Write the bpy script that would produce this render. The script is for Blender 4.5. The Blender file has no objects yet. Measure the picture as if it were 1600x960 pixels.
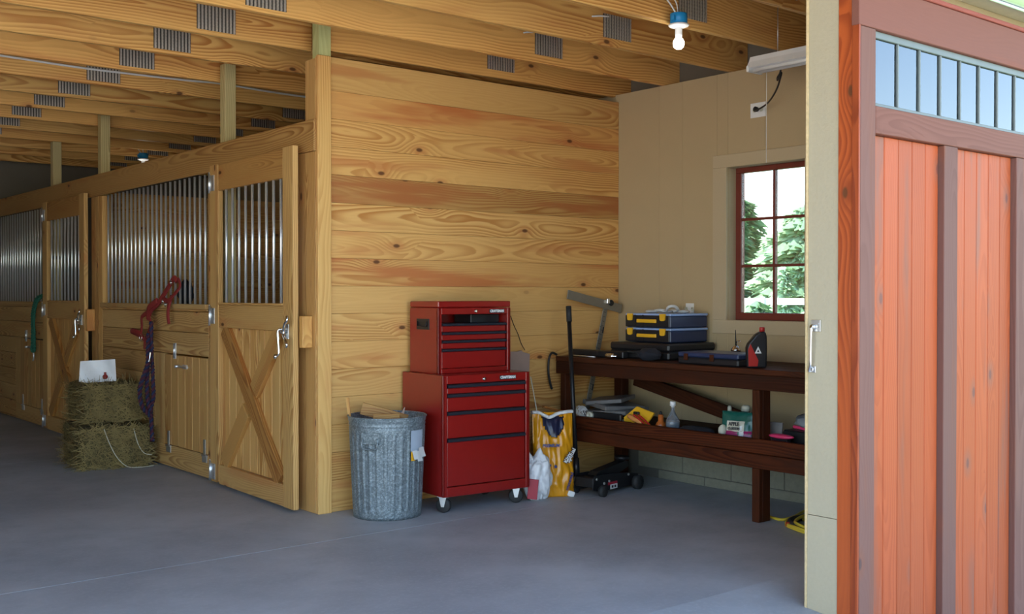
import bpy, bmesh, math, random
from mathutils import Vector, Matrix, noise
random.seed(7)
D = bpy.data
S = bpy.context.scene
COL = S.collection
R = math.radians

# ------------------------------------------------------------------ camera, sky, sun, exposure
cam = D.objects.new('camera', D.cameras.new('camera'))
COL.objects.link(cam)
cam.location = (-3.516, -6.298, 1.45)
cam.data.sensor_width = 36.0
cam.data.lens = 36.0 * 1688.0 / 1600.0
cam.data.clip_end = 400
_yaw, _pitch = R(50.66), -math.atan(19 / 1688.0)
_fw = Vector((math.cos(_yaw) * math.cos(_pitch), math.sin(_yaw) * math.cos(_pitch), math.sin(_pitch)))
cam.rotation_euler = _fw.to_track_quat('-Z', 'Y').to_euler()
S.camera = cam

S.view_settings.view_transform = 'Standard'
S.view_settings.look = 'None'
S.view_settings.gamma = 1.0
S.view_settings.use_curve_mapping = False
S.view_settings.exposure = 1.08

w = D.worlds.new('world'); S.world = w; w.use_nodes = True
_n = w.node_tree.nodes; _l = w.node_tree.links
sky = _n.new('ShaderNodeTexSky'); sky.sky_type = 'NISHITA'
sky.sun_disc = False
sky.sun_elevation = R(48); sky.sun_rotation = R(-35)
sky.air_density = 1.0; sky.dust_density = 1.0; sky.ozone_density = 1.0
bg = _n['Background']; bg.inputs[1].default_value = 0.46
_l.new(sky.outputs[0], bg.inputs[0])
sun = D.objects.new('sun', D.lights.new('sun', 'SUN')); COL.objects.link(sun)
sun.data.energy = 7.0; sun.data.angle = R(0.6); sun.data.color = (1, .93, .82)
sun.rotation_euler = Vector((.30, -.36, -.88)).to_track_quat('-Z', 'Y').to_euler()
try:
    S.cycles.use_denoising = True
    S.cycles.max_bounces = 10
    S.cycles.diffuse_bounces = 6
    S.cycles.sample_clamp_indirect = 6.0
except Exception:
    pass

# ------------------------------------------------------------------ materials
def mat(name):
    m = D.materials.new(name); m.use_nodes = True
    nt = m.node_tree
    return m, nt, nt.nodes['Principled BSDF']

def nd(nt, t, **kw):
    n = nt.nodes.new(t)
    for k, v in kw.items():
        setattr(n, k, v)
    return n

def math_(nt, op, a, b=None, c=None, clamp=False):
    n = nt.nodes.new('ShaderNodeMath'); n.operation = op; n.use_clamp = clamp
    for i, v in enumerate((a, b, c)):
        if v is None: continue
        if isinstance(v, (int, float)): n.inputs[i].default_value = v
        else: nt.links.new(v, n.inputs[i])
    return n.outputs[0]

def mix(nt, f, a, b, blend='MIX'):
    n = nt.nodes.new('ShaderNodeMix'); n.data_type = 'RGBA'; n.blend_type = blend
    if isinstance(f, (int, float)): n.inputs[0].default_value = f
    else: nt.links.new(f, n.inputs[0])
    for i, v in ((6, a), (7, b)):
        if isinstance(v, tuple): n.inputs[i].default_value = (*v[:3], 1)
        else: nt.links.new(v, n.inputs[i])
    return n.outputs[2]

def ramp(nt, v, lo, hi):
    n = nt.nodes.new('ShaderNodeMapRange'); n.interpolation_type = 'SMOOTHSTEP'
    nt.links.new(v, n.inputs[0]); n.inputs[1].default_value = lo; n.inputs[2].default_value = hi
    return n.outputs[0]

def bump(nt, bsdf, h, strength, dist=.01):
    b = nt.nodes.new('ShaderNodeBump'); b.inputs['Strength'].default_value = strength
    b.inputs['Distance'].default_value = dist
    nt.links.new(h, b.inputs['Height']); nt.links.new(b.outputs[0], bsdf.inputs['Normal'])

def noise_(nt, vec, scale, detail=3, rough=.5):
    n = nt.nodes.new('ShaderNodeTexNoise'); n.inputs['Scale'].default_value = scale
    n.inputs['Detail'].default_value = detail; n.inputs['Roughness'].default_value = rough
    if vec is not None: nt.links.new(vec, n.inputs['Vector'])
    return n.outputs[0]

def comb(nt, x, y, z):
    n = nt.nodes.new('ShaderNodeCombineXYZ')
    for i, v in enumerate((x, y, z)):
        if isinstance(v, (int, float)): n.inputs[i].default_value = v
        else: nt.links.new(v, n.inputs[i])
    return n.outputs[0]

def wood(name, base, ring, streak=(.52, .2, .06), rs=62, ringamt=.95, streakamt=.5, knots=.74, knotcol=(.1, .035, .012), rough=.5, dirt=0.0, dirtcol=(.02, .012, .008), coat=0.0, spec=.4, slo=.56):
    """grain along the local X axis of the board"""
    m, nt, b = mat(name)
    tc = nd(nt, 'ShaderNodeTexCoord'); oi = nd(nt, 'ShaderNodeObjectInfo')
    sx = nd(nt, 'ShaderNodeSeparateXYZ'); nt.links.new(tc.outputs['Object'], sx.inputs[0])
    x, y, z = sx.outputs; r = oi.outputs['Random']
    r2 = math_(nt, 'FRACT', math_(nt, 'MULTIPLY', r, 17.31)); r3 = math_(nt, 'FRACT', math_(nt, 'MULTIPLY', r, 91.7))
    xo = math_(nt, 'ADD', x, math_(nt, 'MULTIPLY', r, 60.0))
    yo = math_(nt, 'ADD', y, math_(nt, 'MULTIPLY', r2, 30.0))
    # knots
    vv = comb(nt, math_(nt, 'MULTIPLY', xo, 2.1), math_(nt, 'MULTIPLY', yo, 4.2), math_(nt, 'MULTIPLY', r3, 20))
    vo = nd(nt, 'ShaderNodeTexVoronoi'); nt.links.new(vv, vo.inputs['Vector']); vo.inputs['Scale'].default_value = 1
    vo.voronoi_dimensions = '2D'
    sc = nd(nt, 'ShaderNodeSeparateColor'); nt.links.new(vo.outputs['Color'], sc.inputs[0])
    gate = ramp(nt, sc.outputs[0], knots, knots + .02)
    kd = vo.outputs['Distance']
    bulge = math_(nt, 'MULTIPLY', gate, math_(nt, 'POWER', 2.718, math_(nt, 'MULTIPLY', math_(nt, 'MULTIPLY', kd, kd), -14.0)))
    # wandering pith
    nv = comb(nt, math_(nt, 'MULTIPLY', xo, .55), math_(nt, 'MULTIPLY', r2, 40), 0.0)
    nz = nd(nt, 'ShaderNodeTexNoise'); nz.inputs['Scale'].default_value = 1; nz.inputs['Detail'].default_value = 2
    nt.links.new(nv, nz.inputs['Vector'])
    ns = nd(nt, 'ShaderNodeSeparateColor'); nt.links.new(nz.outputs['Color'], ns.inputs[0])
    wy = math_(nt, 'MULTIPLY', math_(nt, 'SUBTRACT', ns.outputs[0], .5), .22)
    wz = math_(nt, 'MULTIPLY', math_(nt, 'SUBTRACT', ns.outputs[1], .5), .30)
    fine = noise_(nt, comb(nt, math_(nt, 'MULTIPLY', xo, 2.2), math_(nt, 'MULTIPLY', yo, 14), math_(nt, 'MULTIPLY', z, 14)), 1, 2)
    py = math_(nt, 'ADD', math_(nt, 'SUBTRACT', y, math_(nt, 'MULTIPLY', math_(nt, 'SUBTRACT', r2, .5), .16)), wy)
    pz = math_(nt, 'ADD', math_(nt, 'ADD', z, math_(nt, 'ADD', .03, math_(nt, 'MULTIPLY', r3, .05))), wz)
    rad = math_(nt, 'SQRT', math_(nt, 'ADD', math_(nt, 'MULTIPLY', py, py), math_(nt, 'MULTIPLY', pz, pz)))
    rad = math_(nt, 'ADD', rad, math_(nt, 'MULTIPLY', bulge, .05))
    rad = math_(nt, 'ADD', rad, math_(nt, 'MULTIPLY', fine, .012))
    saw = math_(nt, 'FRACT', math_(nt, 'MULTIPLY', rad, rs))
    late = math_(nt, 'MULTIPLY', ramp(nt, saw, .15, .85), math_(nt, 'SUBTRACT', 1, ramp(nt, saw, .9, 1.0)))
    fib = noise_(nt, comb(nt, math_(nt, 'MULTIPLY', xo, 6), math_(nt, 'MULTIPLY', yo, 240), math_(nt, 'MULTIPLY', z, 240)), 1, 2)
    big = noise_(nt, comb(nt, math_(nt, 'MULTIPLY', xo, .7), math_(nt, 'MULTIPLY', yo, 7), math_(nt, 'MULTIPLY', z, 7)), 1, 3)
    c = mix(nt, math_(nt, 'MULTIPLY', late, math_(nt, 'MULTIPLY', ringamt, math_(nt, 'ADD', .12, math_(nt, 'MULTIPLY', ramp(nt, noise_(nt, comb(nt, math_(nt, 'MULTIPLY', xo, .5), math_(nt, 'MULTIPLY', yo, 3.5), r), 1, 2), .35, .65), .85)))), base, ring)
    c = mix(nt, math_(nt, 'MULTIPLY', ramp(nt, big, slo, slo + .16), streakamt), c, streak)
    c = mix(nt, math_(nt, 'MULTIPLY', math_(nt, 'SUBTRACT', fib, .3), .35), c, ring)
    k1 = math_(nt, 'MULTIPLY', gate, math_(nt, 'SUBTRACT', 1, ramp(nt, kd, .035, .075)))
    k2 = math_(nt, 'MULTIPLY', gate, math_(nt, 'SUBTRACT', 1, ramp(nt, kd, .07, .22)))
    c = mix(nt, math_(nt, 'MULTIPLY', k2, .45), c, streak)
    c = mix(nt, math_(nt, 'MULTIPLY', k1, .9), c, knotcol)
    c = mix(nt, 1.0, c, oi.outputs['Color'], 'MULTIPLY')
    if dirt:
        dn = noise_(nt, comb(nt, math_(nt, 'MULTIPLY', xo, 2.5), math_(nt, 'MULTIPLY', yo, 9), math_(nt, 'MULTIPLY', z, 9)), 1, 5, .65)
        c = mix(nt, math_(nt, 'MULTIPLY', ramp(nt, dn, .42, .75), dirt), c, dirtcol)
    nt.links.new(c, b.inputs['Base Color'])
    b.inputs['Roughness'].default_value = rough; b.inputs['Specular IOR Level'].default_value = spec
    if coat:
        b.inputs['Coat Weight'].default_value = coat; b.inputs['Coat Roughness'].default_value = .22
    bump(nt, b, math_(nt, 'ADD', late, math_(nt, 'MULTIPLY', fib, .6)), .12, .002)
    return m

def plain(name, col, rough=.5, metal=0.0, var=.12, vscale=14, spec=None, trans=0.0, bumpamt=0.0, bscale=60, coat=0.0, emit=None, es=0.0):
    m, nt, b = mat(name)
    tc = nd(nt, 'ShaderNodeTexCoord')
    n = noise_(nt, tc.outputs['Object'], vscale, 4, .6)
    lo = tuple(max(0, c * (1 - var)) for c in col); hi = tuple(min(1, c * (1 + var)) for c in col)
    nt.links.new(mix(nt, n, lo, hi), b.inputs['Base Color'])
    b.inputs['Roughness'].default_value = rough; b.inputs['Metallic'].default_value = metal
    if trans: b.inputs['Transmission Weight'].default_value = trans
    if coat: b.inputs['Coat Weight'].default_value = coat; b.inputs['Coat Roughness'].default_value = .12
    if emit:
        b.inputs['Emission Color'].default_value = (*emit, 1); b.inputs['Emission Strength'].default_value = es
    if bumpamt: bump(nt, b, noise_(nt, tc.outputs['Object'], bscale, 3), bumpamt, .004)
    return m

M = {}
M['pine'] = wood('pine', (.71, .42, .142), (.44, .175, .036), streakamt=.7)
M['pine_red'] = wood('red_heart_pine', (.69, .40, .136), (.43, .16, .036), streak=(.53, .19, .06), streakamt=1.0, slo=.45)
M['joist'] = wood('joist_pine', (.80, .465, .145), (.46, .165, .03), knots=.8, rs=55)
M['treated'] = wood('treated_pine', (.64, .52, .25), (.44, .34, .13), streak=(.5, .33, .13), knots=.6, knotcol=(.05, .03, .02))
M['stall'] = wood('stall_pine', (.62, .385, .145), (.33, .145, .034), rs=72)
M['bench'] = wood('bench_wood', (.062, .0175, .0065), (.026, .007, .003), streak=(.09, .024, .008), knots=.85, rough=.6, dirt=.5, spec=.12)
M['stain'] = wood('stained_cedar', (.40, .085, .026), (.25, .042, .010), streak=(.22, .095, .062), knots=.7, knotcol=(.16, .06, .045), rough=.55, ringamt=.4, streakamt=.85, coat=.05, spec=.22)
M['stain_rough'] = wood('rough_sawn_cedar', (.175, .082, .062), (.12, .05, .036), streak=(.21, .075, .04), knots=.7, knotcol=(.09, .05, .045), rough=.65, ringamt=.5, spec=.22)  # grey weathered base, with the stiles' sky sheen put into it
M['stain_edge'] = wood('stained_cedar_edge', (.42, .085, .018), (.26, .042, .008), streak=(.24, .045, .012), knots=.8, rough=.45)
M['deck'] = plain('deck_osb', (.26, .16, .075), .8, var=.35, vscale=40)

def concrete():
    m, nt, b = mat('concrete')
    tc = nd(nt, 'ShaderNodeTexCoord')
    o = tc.outputs['Object']
    a = noise_(nt, o, .9, 5, .6); f = noise_(nt, o, 38, 4, .7); g = noise_(nt, o, 5, 4, .6)
    c = mix(nt, ramp(nt, a, .3, .72), (.30, .315, .33), (.44, .46, .475))
    c = mix(nt, math_(nt, 'MULTIPLY', ramp(nt, g, .5, .8), .35), c, (.28, .285, .285))
    c = mix(nt, math_(nt, 'MULTIPLY', ramp(nt, f, .45, .8), .35), c, (.52, .535, .545))
    nt.links.new(c, b.inputs['Base Color'])
    nt.links.new(math_(nt, 'ADD', .42, math_(nt, 'MULTIPLY', g, .3)), b.inputs['Roughness'])
    bump(nt, b, f, .12, .003)
    return m
M['concrete'] = concrete()
M['gravel'] = plain('gravel', (.54, .51, .44), .95, var=.3, vscale=9)
M['lawn'] = plain('lawn', (.11, .19, .05), .95, var=.4, vscale=2)

def siding(name, col, sx=170, sz=3.0, amt=.35, rough=.6):
    m, nt, b = mat(name)
    tc = nd(nt, 'ShaderNodeTexCoord')
    sep = nd(nt, 'ShaderNodeSeparateXYZ'); nt.links.new(tc.outputs['Object'], sep.inputs[0])
    v = comb(nt, math_(nt, 'MULTIPLY', sep.outputs[0], sx), math_(nt, 'MULTIPLY', sep.outputs[1], sx), math_(nt, 'MULTIPLY', sep.outputs[2], sz))
    n = noise_(nt, v, 1, 3, .6)
    g = noise_(nt, tc.outputs['Object'], 2.2, 4)
    c = mix(nt, n, tuple(q * .93 for q in col), tuple(q * 1.05 for q in col))
    c = mix(nt, math_(nt, 'MULTIPLY', ramp(nt, g, .4, .8), .18), c, tuple(q * .8 for q in col))
    nt.links.new(c, b.inputs['Base Color']); b.inputs['Roughness'].default_value = rough
    bump(nt, b, n, amt, .004)
    return m
M['beige'] = siding('beige_siding', (.47, .352, .195))
M['beige_out'] = siding('beige_siding_outdoor', (.43, .37, .25), 60, 2.2, .55)
M['raw_edge'] = plain('raw_panel_edge', (.62, .47, .25), .8, var=.3, vscale=60)
M['beige_trim'] = siding('beige_trim', (.50, .395, .245), 120, 2.0, .15)
M['block'] = plain('concrete_block', (.21, .205, .155), .9, var=.25, vscale=25, bumpamt=.35, bscale=130)
M['mortar'] = plain('mortar', (.11, .105, .09), .95)
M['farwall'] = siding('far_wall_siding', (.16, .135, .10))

def galvanized(name, lo, hi, scale=55, rough=.42, metal=.85):
    m, nt, b = mat(name)
    tc = nd(nt, 'ShaderNodeTexCoord')
    vo = nd(nt, 'ShaderNodeTexVoronoi'); vo.inputs['Scale'].default_value = scale
    nt.links.new(tc.outputs['Object'], vo.inputs['Vector'])
    sc = nd(nt, 'ShaderNodeSeparateColor'); nt.links.new(vo.outputs['Color'], sc.inputs[0])
    n = noise_(nt, tc.outputs['Object'], 9, 5, .7)
    f = math_(nt, 'ADD', math_(nt, 'MULTIPLY', math_(nt, 'POWER', sc.outputs[0], 2.2), .75), math_(nt, 'MULTIPLY', math_(nt, 'SUBTRACT', n, .4), .8), clamp=True)
    nt.links.new(mix(nt, f, lo, hi), b.inputs['Base Color'])
    b.inputs['Metallic'].default_value = metal; b.inputs['Roughness'].default_value = rough
    return m
M['galv'] = galvanized('galvanized_can', (.12, .15, .165), (.34, .40, .43), scale=120, metal=.4, rough=.5)
M['steel'] = plain('steel_bar', (.86, .87, .88), .30, .7, var=.08)
M['zinc'] = plain('zinc_hardware', (.72, .73, .74), .32, .9, var=.15)
M['plate'] = plain('nail_plate', (.56, .51, .45), .5, .65, var=.3, vscale=90)
M['plate_slot'] = plain('nail_plate_slot', (.07, .06, .05), .7, .2)
M['red'] = plain('red_enamel', (.255, .008, .006), .3, 0, var=.12, coat=.5)
M['red_in'] = plain('red_enamel_inside', (.22, .012, .012), .5)
M['black'] = plain('black_plastic', (.012, .012, .014), .42)
M['blackmetal'] = plain('black_metal', (.014, .014, .016), .4, .3)
M['strip'] = plain('drawer_strip', (.022, .026, .036), .28, .2)
M['rubber'] = plain('black_rubber', (.02, .02, .02), .7)
M['chrome'] = plain('chrome', (.8, .8, .8), .12, 1.0, var=.04)
M['white'] = plain('white_plastic', (.78, .78, .76), .4, var=.05)
M['whitebag'] = plain('white_film', (.74, .75, .76), .32, var=.08, bumpamt=.5, bscale=25)
M['yellowbag'] = plain('yellow_film', (.74, .31, .008), .3, var=.12, bumpamt=.4, bscale=18, coat=.3)
M['blueprint'] = plain('blue_print', (.02, .035, .16), .4)
M['darkbag'] = plain('dark_film', (.018, .02, .05), .3, var=.5, vscale=18, bumpamt=.6, bscale=30)
M['yellow'] = plain('yellow_plastic', (.78, .42, .02), .4)
M['cordyellow'] = plain('yellow_cord', (.62, .46, .04), .45)
M['blue'] = plain('blue_box', (.01, .25, .55), .45)
M['navy'] = plain('navy_plastic', (.02, .035, .09), .3)
M['clearlid'] = plain('translucent_lid', (.30, .42, .70), .25)
M['orangewood'] = plain('orange_handle', (.62, .25, .07), .4)
M['orange'] = plain('amber_bottle', (.42, .11, .02), .25)
M['redgrip'] = plain('red_grip', (.42, .02, .015), .4)
M['redstrap'] = plain('red_webbing', (.22, .018, .015), .7)
M['rope_blue'] = plain('navy_rope', (.012, .016, .055), .85)
M['rope_red'] = plain('maroon_rope', (.06, .010, .025), .85)
M['rope_green'] = plain('green_rope', (.015, .12, .075), .8)
M['hay'] = plain('hay', (.085, .066, .022), .95, var=.5, vscale=40, bumpamt=.6, bscale=50)
M['straw'] = plain('straw', (.22, .16, .055), .8, var=.6, vscale=9)
M['twine'] = plain('twine', (.55, .52, .40), .9)
M['cardboard'] = plain('cardboard', (.36, .25, .20), .85)
M['paper'] = plain('paper', (.62, .62, .60), .7)
M['greypaper'] = plain('grey_film', (.16, .155, .15), .35, var=.4, vscale=14, bumpamt=.5, bscale=20)
M['brownwood'] = plain('stick_wood', (.42, .25, .11), .7)
M['green'] = plain('green_pouch', (.01, .10, .075), .28, var=.2)
M['magenta'] = plain('magenta_pouch', (.33, .015, .12), .3)
M['cream'] = plain('cream_print', (.60, .58, .46), .5)
M['pink'] = plain('pink_plastic', (.72, .05, .16), .35)
M['alu'] = plain('aluminium_rule', (.30, .275, .225), .42, .6)
M['bluesticker'] = plain('pale_blue_paper', (.36, .42, .50), .6)
M['greybag'] = plain('grey_plastic_film', (.24, .26, .28), .35, bumpamt=.6, bscale=18)
M['bottleclear'] = plain('clear_plastic', (.80, .84, .86), .08, trans=.85)
M['bluewater'] = plain('blue_liquid', (.16, .24, .36), .15, trans=.3)
M['winframe'] = plain('red_window_frame', (.17, .028, .016), .45)
M['bulb'] = plain('bulb_glow', (1, 1, 1), .4, emit=(1, .95, .88), es=15)
M['conifer'] = plain('conifer_needles', (.26, .40, .22), .9, var=.5, vscale=1.5)  # needles paled so the colour carries the distant haze
M['conifer_pale'] = plain('pale_conifer_needles', (.42, .58, .36), .9, var=.4, vscale=2)
M['bark'] = plain('bark', (.12, .085, .06), .95)
M['whitepaint'] = plain('white_paint', (.80, .80, .78), .6)
M['muntin'] = plain('dark_green_grey_metal', (.13, .15, .14), .45)
M['jackred'] = plain('red_label', (.35, .012, .03), .5)
M['shadowfelt'] = plain('black_cloth', (.012, .013, .02), .9)

def glass(name, tint=(1, 1, 1), refl=.12):
    m, nt, b = mat(name)
    for l in list(nt.links): nt.links.remove(l)
    out = nt.nodes['Material Output']
    t = nd(nt, 'ShaderNodeBsdfTransparent'); t.inputs[0].default_value = (*tint, 1)
    g = nd(nt, 'ShaderNodeBsdfGlossy'); g.inputs['Roughness'].default_value = .03
    fr = nd(nt, 'ShaderNodeFresnel'); fr.inputs[0].default_value = 1.5
    mx = nd(nt, 'ShaderNodeMixShader')
    f = math_(nt, 'ADD', fr.outputs[0], refl, clamp=True)
    nt.links.new(f, mx.inputs[0]); nt.links.new(t.outputs[0], mx.inputs[1]); nt.links.new(g.outputs[0], mx.inputs[2])
    nt.links.new(mx.outputs[0], out.inputs[0])
    return m
M['glass'] = glass('window_glass', (.95, .98, .97), .0)
M['doorglass'] = glass('door_glass', (.42, .52, .58), .10)

# ------------------------------------------------------------------ builders
class MB:
    def __init__(self):
        self.v = []; self.f = []; self.s = []
    def add(self, vs, fs, smooth=False):
        o = len(self.v); self.v += [tuple(v) for v in vs]
        self.f += [tuple(i + o for i in f) for f in fs]; self.s += [smooth] * len(fs)
        return self
    def box(self, c, s, rot=None, ch=0.0):
        hx, hy, hz = s[0] / 2, s[1] / 2, s[2] / 2
        vs, fs = [], []
        if ch <= 0:
            vs = [(x * hx, y * hy, z * hz) for x in (-1, 1) for y in (-1, 1) for z in (-1, 1)]
            fs = [(0, 1, 3, 2), (4, 6, 7, 5), (0, 4, 5, 1), (2, 3, 7, 6), (0, 2, 6, 4), (1, 5, 7, 3)]
        else:
            ch = min(ch, hx * .45, hy * .45, hz * .45)
            idx = {}
            for x in (-1, 1):
                for y in (-1, 1):
                    for z in (-1, 1):
                        for a in range(3):
                            p = [x * (hx - ch), y * (hy - ch), z * (hz - ch)]
                            p[a] = (x * hx, y * hy, z * hz)[a]
                            idx[(x, y, z, a)] = len(vs); vs.append(tuple(p))
            for a in range(3):
                b, c2 = (a + 1) % 3, (a + 2) % 3
                for sgn in (-1, 1):
                    q = []
                    for (u, v) in ((-1, -1), (1, -1), (1, 1), (-1, 1)):
                        k = [0, 0, 0]; k[a] = sgn; k[b] = u; k[c2] = v
                        q.append(idx[(*k, a)])
                    fs.append(tuple(q if sgn > 0 else q[::-1]))
                for u in (-1, 1):
                    for v in (-1, 1):   # edge along axis a
                        k0 = [0, 0, 0]; k0[a] = -1; k0[b] = u; k0[c2] = v
                        k1 = list(k0); k1[a] = 1
                        q = [idx[(*k0, b)], idx[(*k1, b)], idx[(*k1, c2)], idx[(*k0, c2)]]
                        fs.append(tuple(q if u * v > 0 else q[::-1]))
            for x in (-1, 1):
                for y in (-1, 1):
                    for z in (-1, 1):
                        q = [idx[(x, y, z, a)] for a in range(3)]
                        fs.append(tuple(q if x * y * z > 0 else q[::-1]))
        c = Vector(c)
        if rot is None: vs = [tuple(Vector(v) + c) for v in vs]
        else: vs = [tuple(rot @ Vector(v) + c) for v in vs]
        return self.add(vs, fs)
    def lathe(self, prof, n=24, c=(0, 0, 0), axis=None, wob=None, caps=True):
        vs = []
        mtx = Matrix.Identity(3)
        if axis is not None: mtx = Vector((0, 0, 1)).rotation_difference(Vector(axis)).to_matrix()
        c = Vector(c)
        for i, (r, z) in enumerate(prof):
            for k in range(n):
                a = 2 * math.pi * k / n
                rr = r if wob is None else wob(r, z, a)
                vs.append(tuple(mtx @ Vector((rr * math.cos(a), rr * math.sin(a), z)) + c))
        fs = []
        for i in range(len(prof) - 1):
            for k in range(n):
                k2 = (k + 1) % n
                fs.append((i * n + k, i * n + k2, (i + 1) * n + k2, (i + 1) * n + k))
        self.add(vs, fs, True)
        if caps:
            o = len(self.v) - len(vs)
            self.f.append(tuple(o + k for k in range(n))[::-1]); self.s.append(False)
            self.f.append(tuple(o + (len(prof) - 1) * n + k for k in range(n))); self.s.append(False)
        return self
    def cyl(self, p0, p1, r0, r1=None, n=14):
        p0, p1 = Vector(p0), Vector(p1); d = p1 - p0
        return self.lathe([(r0, 0), (r0 if r1 is None else r1, d.length)], n, p0, d)
    def tube(self, pts, r, n=8, closed=False, flat=None):
        pts = [Vector(p) for p in pts]; N = len(pts)
        vs = []; up = Vector((0, 0, 1)); prev = None
        for i, p in enumerate(pts):
            if closed: t = pts[(i + 1) % N] - pts[i - 1]
            else: t = pts[min(i + 1, N - 1)] - pts[max(i - 1, 0)]
            t.normalize()
            if prev is None:
                a = t.cross(up)
                if a.length < .1: a = t.cross(Vector((1, 0, 0)))
                a.normalize()
            else:
                a = prev - t * prev.dot(t)
                if a.length < 1e-6: a = t.orthogonal()
                a.normalize()
            prev = a; b = t.cross(a)
            rr = r(i / (N - 1)) if callable(r) else r
            fa, fb = flat if flat else (1, 1)
            for k in range(n):
                an = 2 * math.pi * k / n
                vs.append(tuple(p + a * math.cos(an) * rr * fa + b * math.sin(an) * rr * fb))
        fs = []
        for i in range(N if closed else N - 1):
            j = (i + 1) % N
            for k in range(n):
                k2 = (k + 1) % n
                fs.append((i * n + k, i * n + k2, j * n + k2, j * n + k))
        self.add(vs, fs, True)
        if not closed:
            o = len(self.v) - len(vs)
            self.f.append(tuple(o + k for k in range(n))[::-1]); self.s.append(False)
            self.f.append(tuple(o + (N - 1) * n + k for k in range(n))); self.s.append(False)
        return self
    def prism(self, poly, z0, z1, mtx=None):
        n = len(poly); mtx = mtx or Matrix.Identity(4)
        vs = [mtx @ Vector((p[0], p[1], z0)) for p in poly] + [mtx @ Vector((p[0], p[1], z1)) for p in poly]
        fs = [tuple(range(n))[::-1], tuple(range(n, 2 * n))] + [(i, (i + 1) % n, n + (i + 1) % n, n + i) for i in range(n)]
        return self.add(vs, fs)
    def blob(self, c, rad, amp=.15, freq=2.0, sub=3, seed=0, squash=None, rot=None):
        bm = bmesh.new(); bmesh.ops.create_icosphere(bm, subdivisions=sub, radius=1)
        vs = []
        for v in bm.verts:
            p = v.co.copy()
            k = 1 + amp * noise.fractal(p * freq + Vector((seed * 7.3, seed * 3.1, 0)), 1.0, 2.0, 3)
            p = p * k
            q = Vector((p.x * rad[0], p.y * rad[1], p.z * rad[2]))
            if squash is not None and q.z < -squash: q.z = -squash
            if rot is not None: q = rot @ q
            vs.append(q + Vector(c))
        fs = [tuple(v.index for v in f.verts) for f in bm.faces]
        bm.free()
        return self.add(vs, fs, True)
    def build(self, name, m, parent=None, loc=None, color=None, kind=None, recalc=True):
        me = D.meshes.new(name)
        me.from_pydata(self.v, [], self.f)
        for p, s in zip(me.polygons, self.s): p.use_smooth = s
        if recalc:
            bm = bmesh.new(); bm.from_mesh(me); bmesh.ops.recalc_face_normals(bm, faces=bm.faces); bm.to_mesh(me); bm.free()
        me.materials.append(M[m] if isinstance(m, str) else m)
        o = D.objects.new(name, me); COL.objects.link(o)
        if parent is not None: o.parent = parent
        if loc is not None: o.location = loc
        if color is not None: o.color = (*color[:3], 1)
        if kind: o['kind'] = kind
        return o

def empty(name, loc=(0, 0, 0), rz=0.0, label=None, cat=None, group=None, kind=None):
    o = D.objects.new(name, None); COL.objects.link(o)
    o.location = loc; o.rotation_euler = (0, 0, rz); o.empty_display_size = .05
    return tag(o, label, cat, group, kind)

def tag(o, label=None, cat=None, group=None, kind=None):
    if label: o['label'] = label
    if cat: o['category'] = cat
    if group: o['group'] = group
    if kind: o['kind'] = kind
    return o

def lab(o, label):
    o['label'] = label
    return o

_unit = {}
_mat = {}
def board(name, b0, b1, m, parent=None, grain=None, color=None, ch=.003, rot=None, kind=None):
    """axis-aligned board between corners b0 and b1 (parent space); local X is the grain, local Z the thin way"""
    b0, b1 = Vector(b0), Vector(b1)
    c = (b0 + b1) / 2; s = [abs(b1[i] - b0[i]) for i in range(3)]
    g = grain if grain is not None else max(range(3), key=lambda i: s[i])
    g = 'xyz'.index(g) if isinstance(g, str) else g
    rest = [i for i in range(3) if i != g]
    t = min(rest, key=lambda i: s[i]); wd = [i for i in rest if i != t][0]
    key = (round(s[g], 4), round(s[wd], 4), round(s[t], 4), ch, m)
    if key not in _unit:
        o = MB().box((0, 0, 0), (s[g], s[wd], s[t]), ch=ch).build(name, m, recalc=False)
        _unit[key] = o.data
    else:
        o = D.objects.new(name, _unit[key]); COL.objects.link(o)
    e = [Vector((1, 0, 0)), Vector((0, 1, 0)), Vector((0, 0, 1))]
    X, Y = e[g], e[wd]; Z = X.cross(Y)
    mt = Matrix((X, Y, Z)).transposed().to_4x4()
    mt.translation = c
    if parent is not None: o.parent = parent
    mt = mt if rot is None else rot @ mt
    o.matrix_local = mt; _mat[o.name] = mt
    if color is not None: o.color = (*color, 1)
    if kind: o['kind'] = kind
    return o

def tint(lo=.82, hi=1.12, warm=.06):
    k = random.uniform(lo, hi); q = random.uniform(-warm, warm)
    return (k * (1 + q * .3), k * (1 - q * .4), k * (1 - q))

def copy_tree(o, parent=None):
    c = o.copy(); COL.objects.link(c)
    if parent is not None: c.parent = parent
    for ch in list(o.children): copy_tree(ch, c)
    return c

def text(name, s, size, m, parent=None, loc=(0, 0, 0), rot=(0, 0, 0), ext=.0006, bold=0.0, sx=1.0, shear=0.0):
    cu = D.curves.new(name, 'FONT'); cu.body = s; cu.size = size; cu.extrude = ext; cu.offset = bold
    cu.align_x = 'CENTER'; cu.align_y = 'CENTER'; cu.shear = shear; cu.resolution_u = 3
    cu.materials.append(M[m])
    tmp = D.objects.new('tmp', cu); COL.objects.link(tmp)
    dg = bpy.context.evaluated_depsgraph_get()
    me = D.meshes.new_from_object(tmp.evaluated_get(dg))
    D.objects.remove(tmp)
    o = D.objects.new(name, me); COL.objects.link(o)
    if parent is not None: o.parent = parent
    o.location = loc; o.rotation_euler = rot; o.scale = (sx, 1, 1)
    return o

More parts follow.
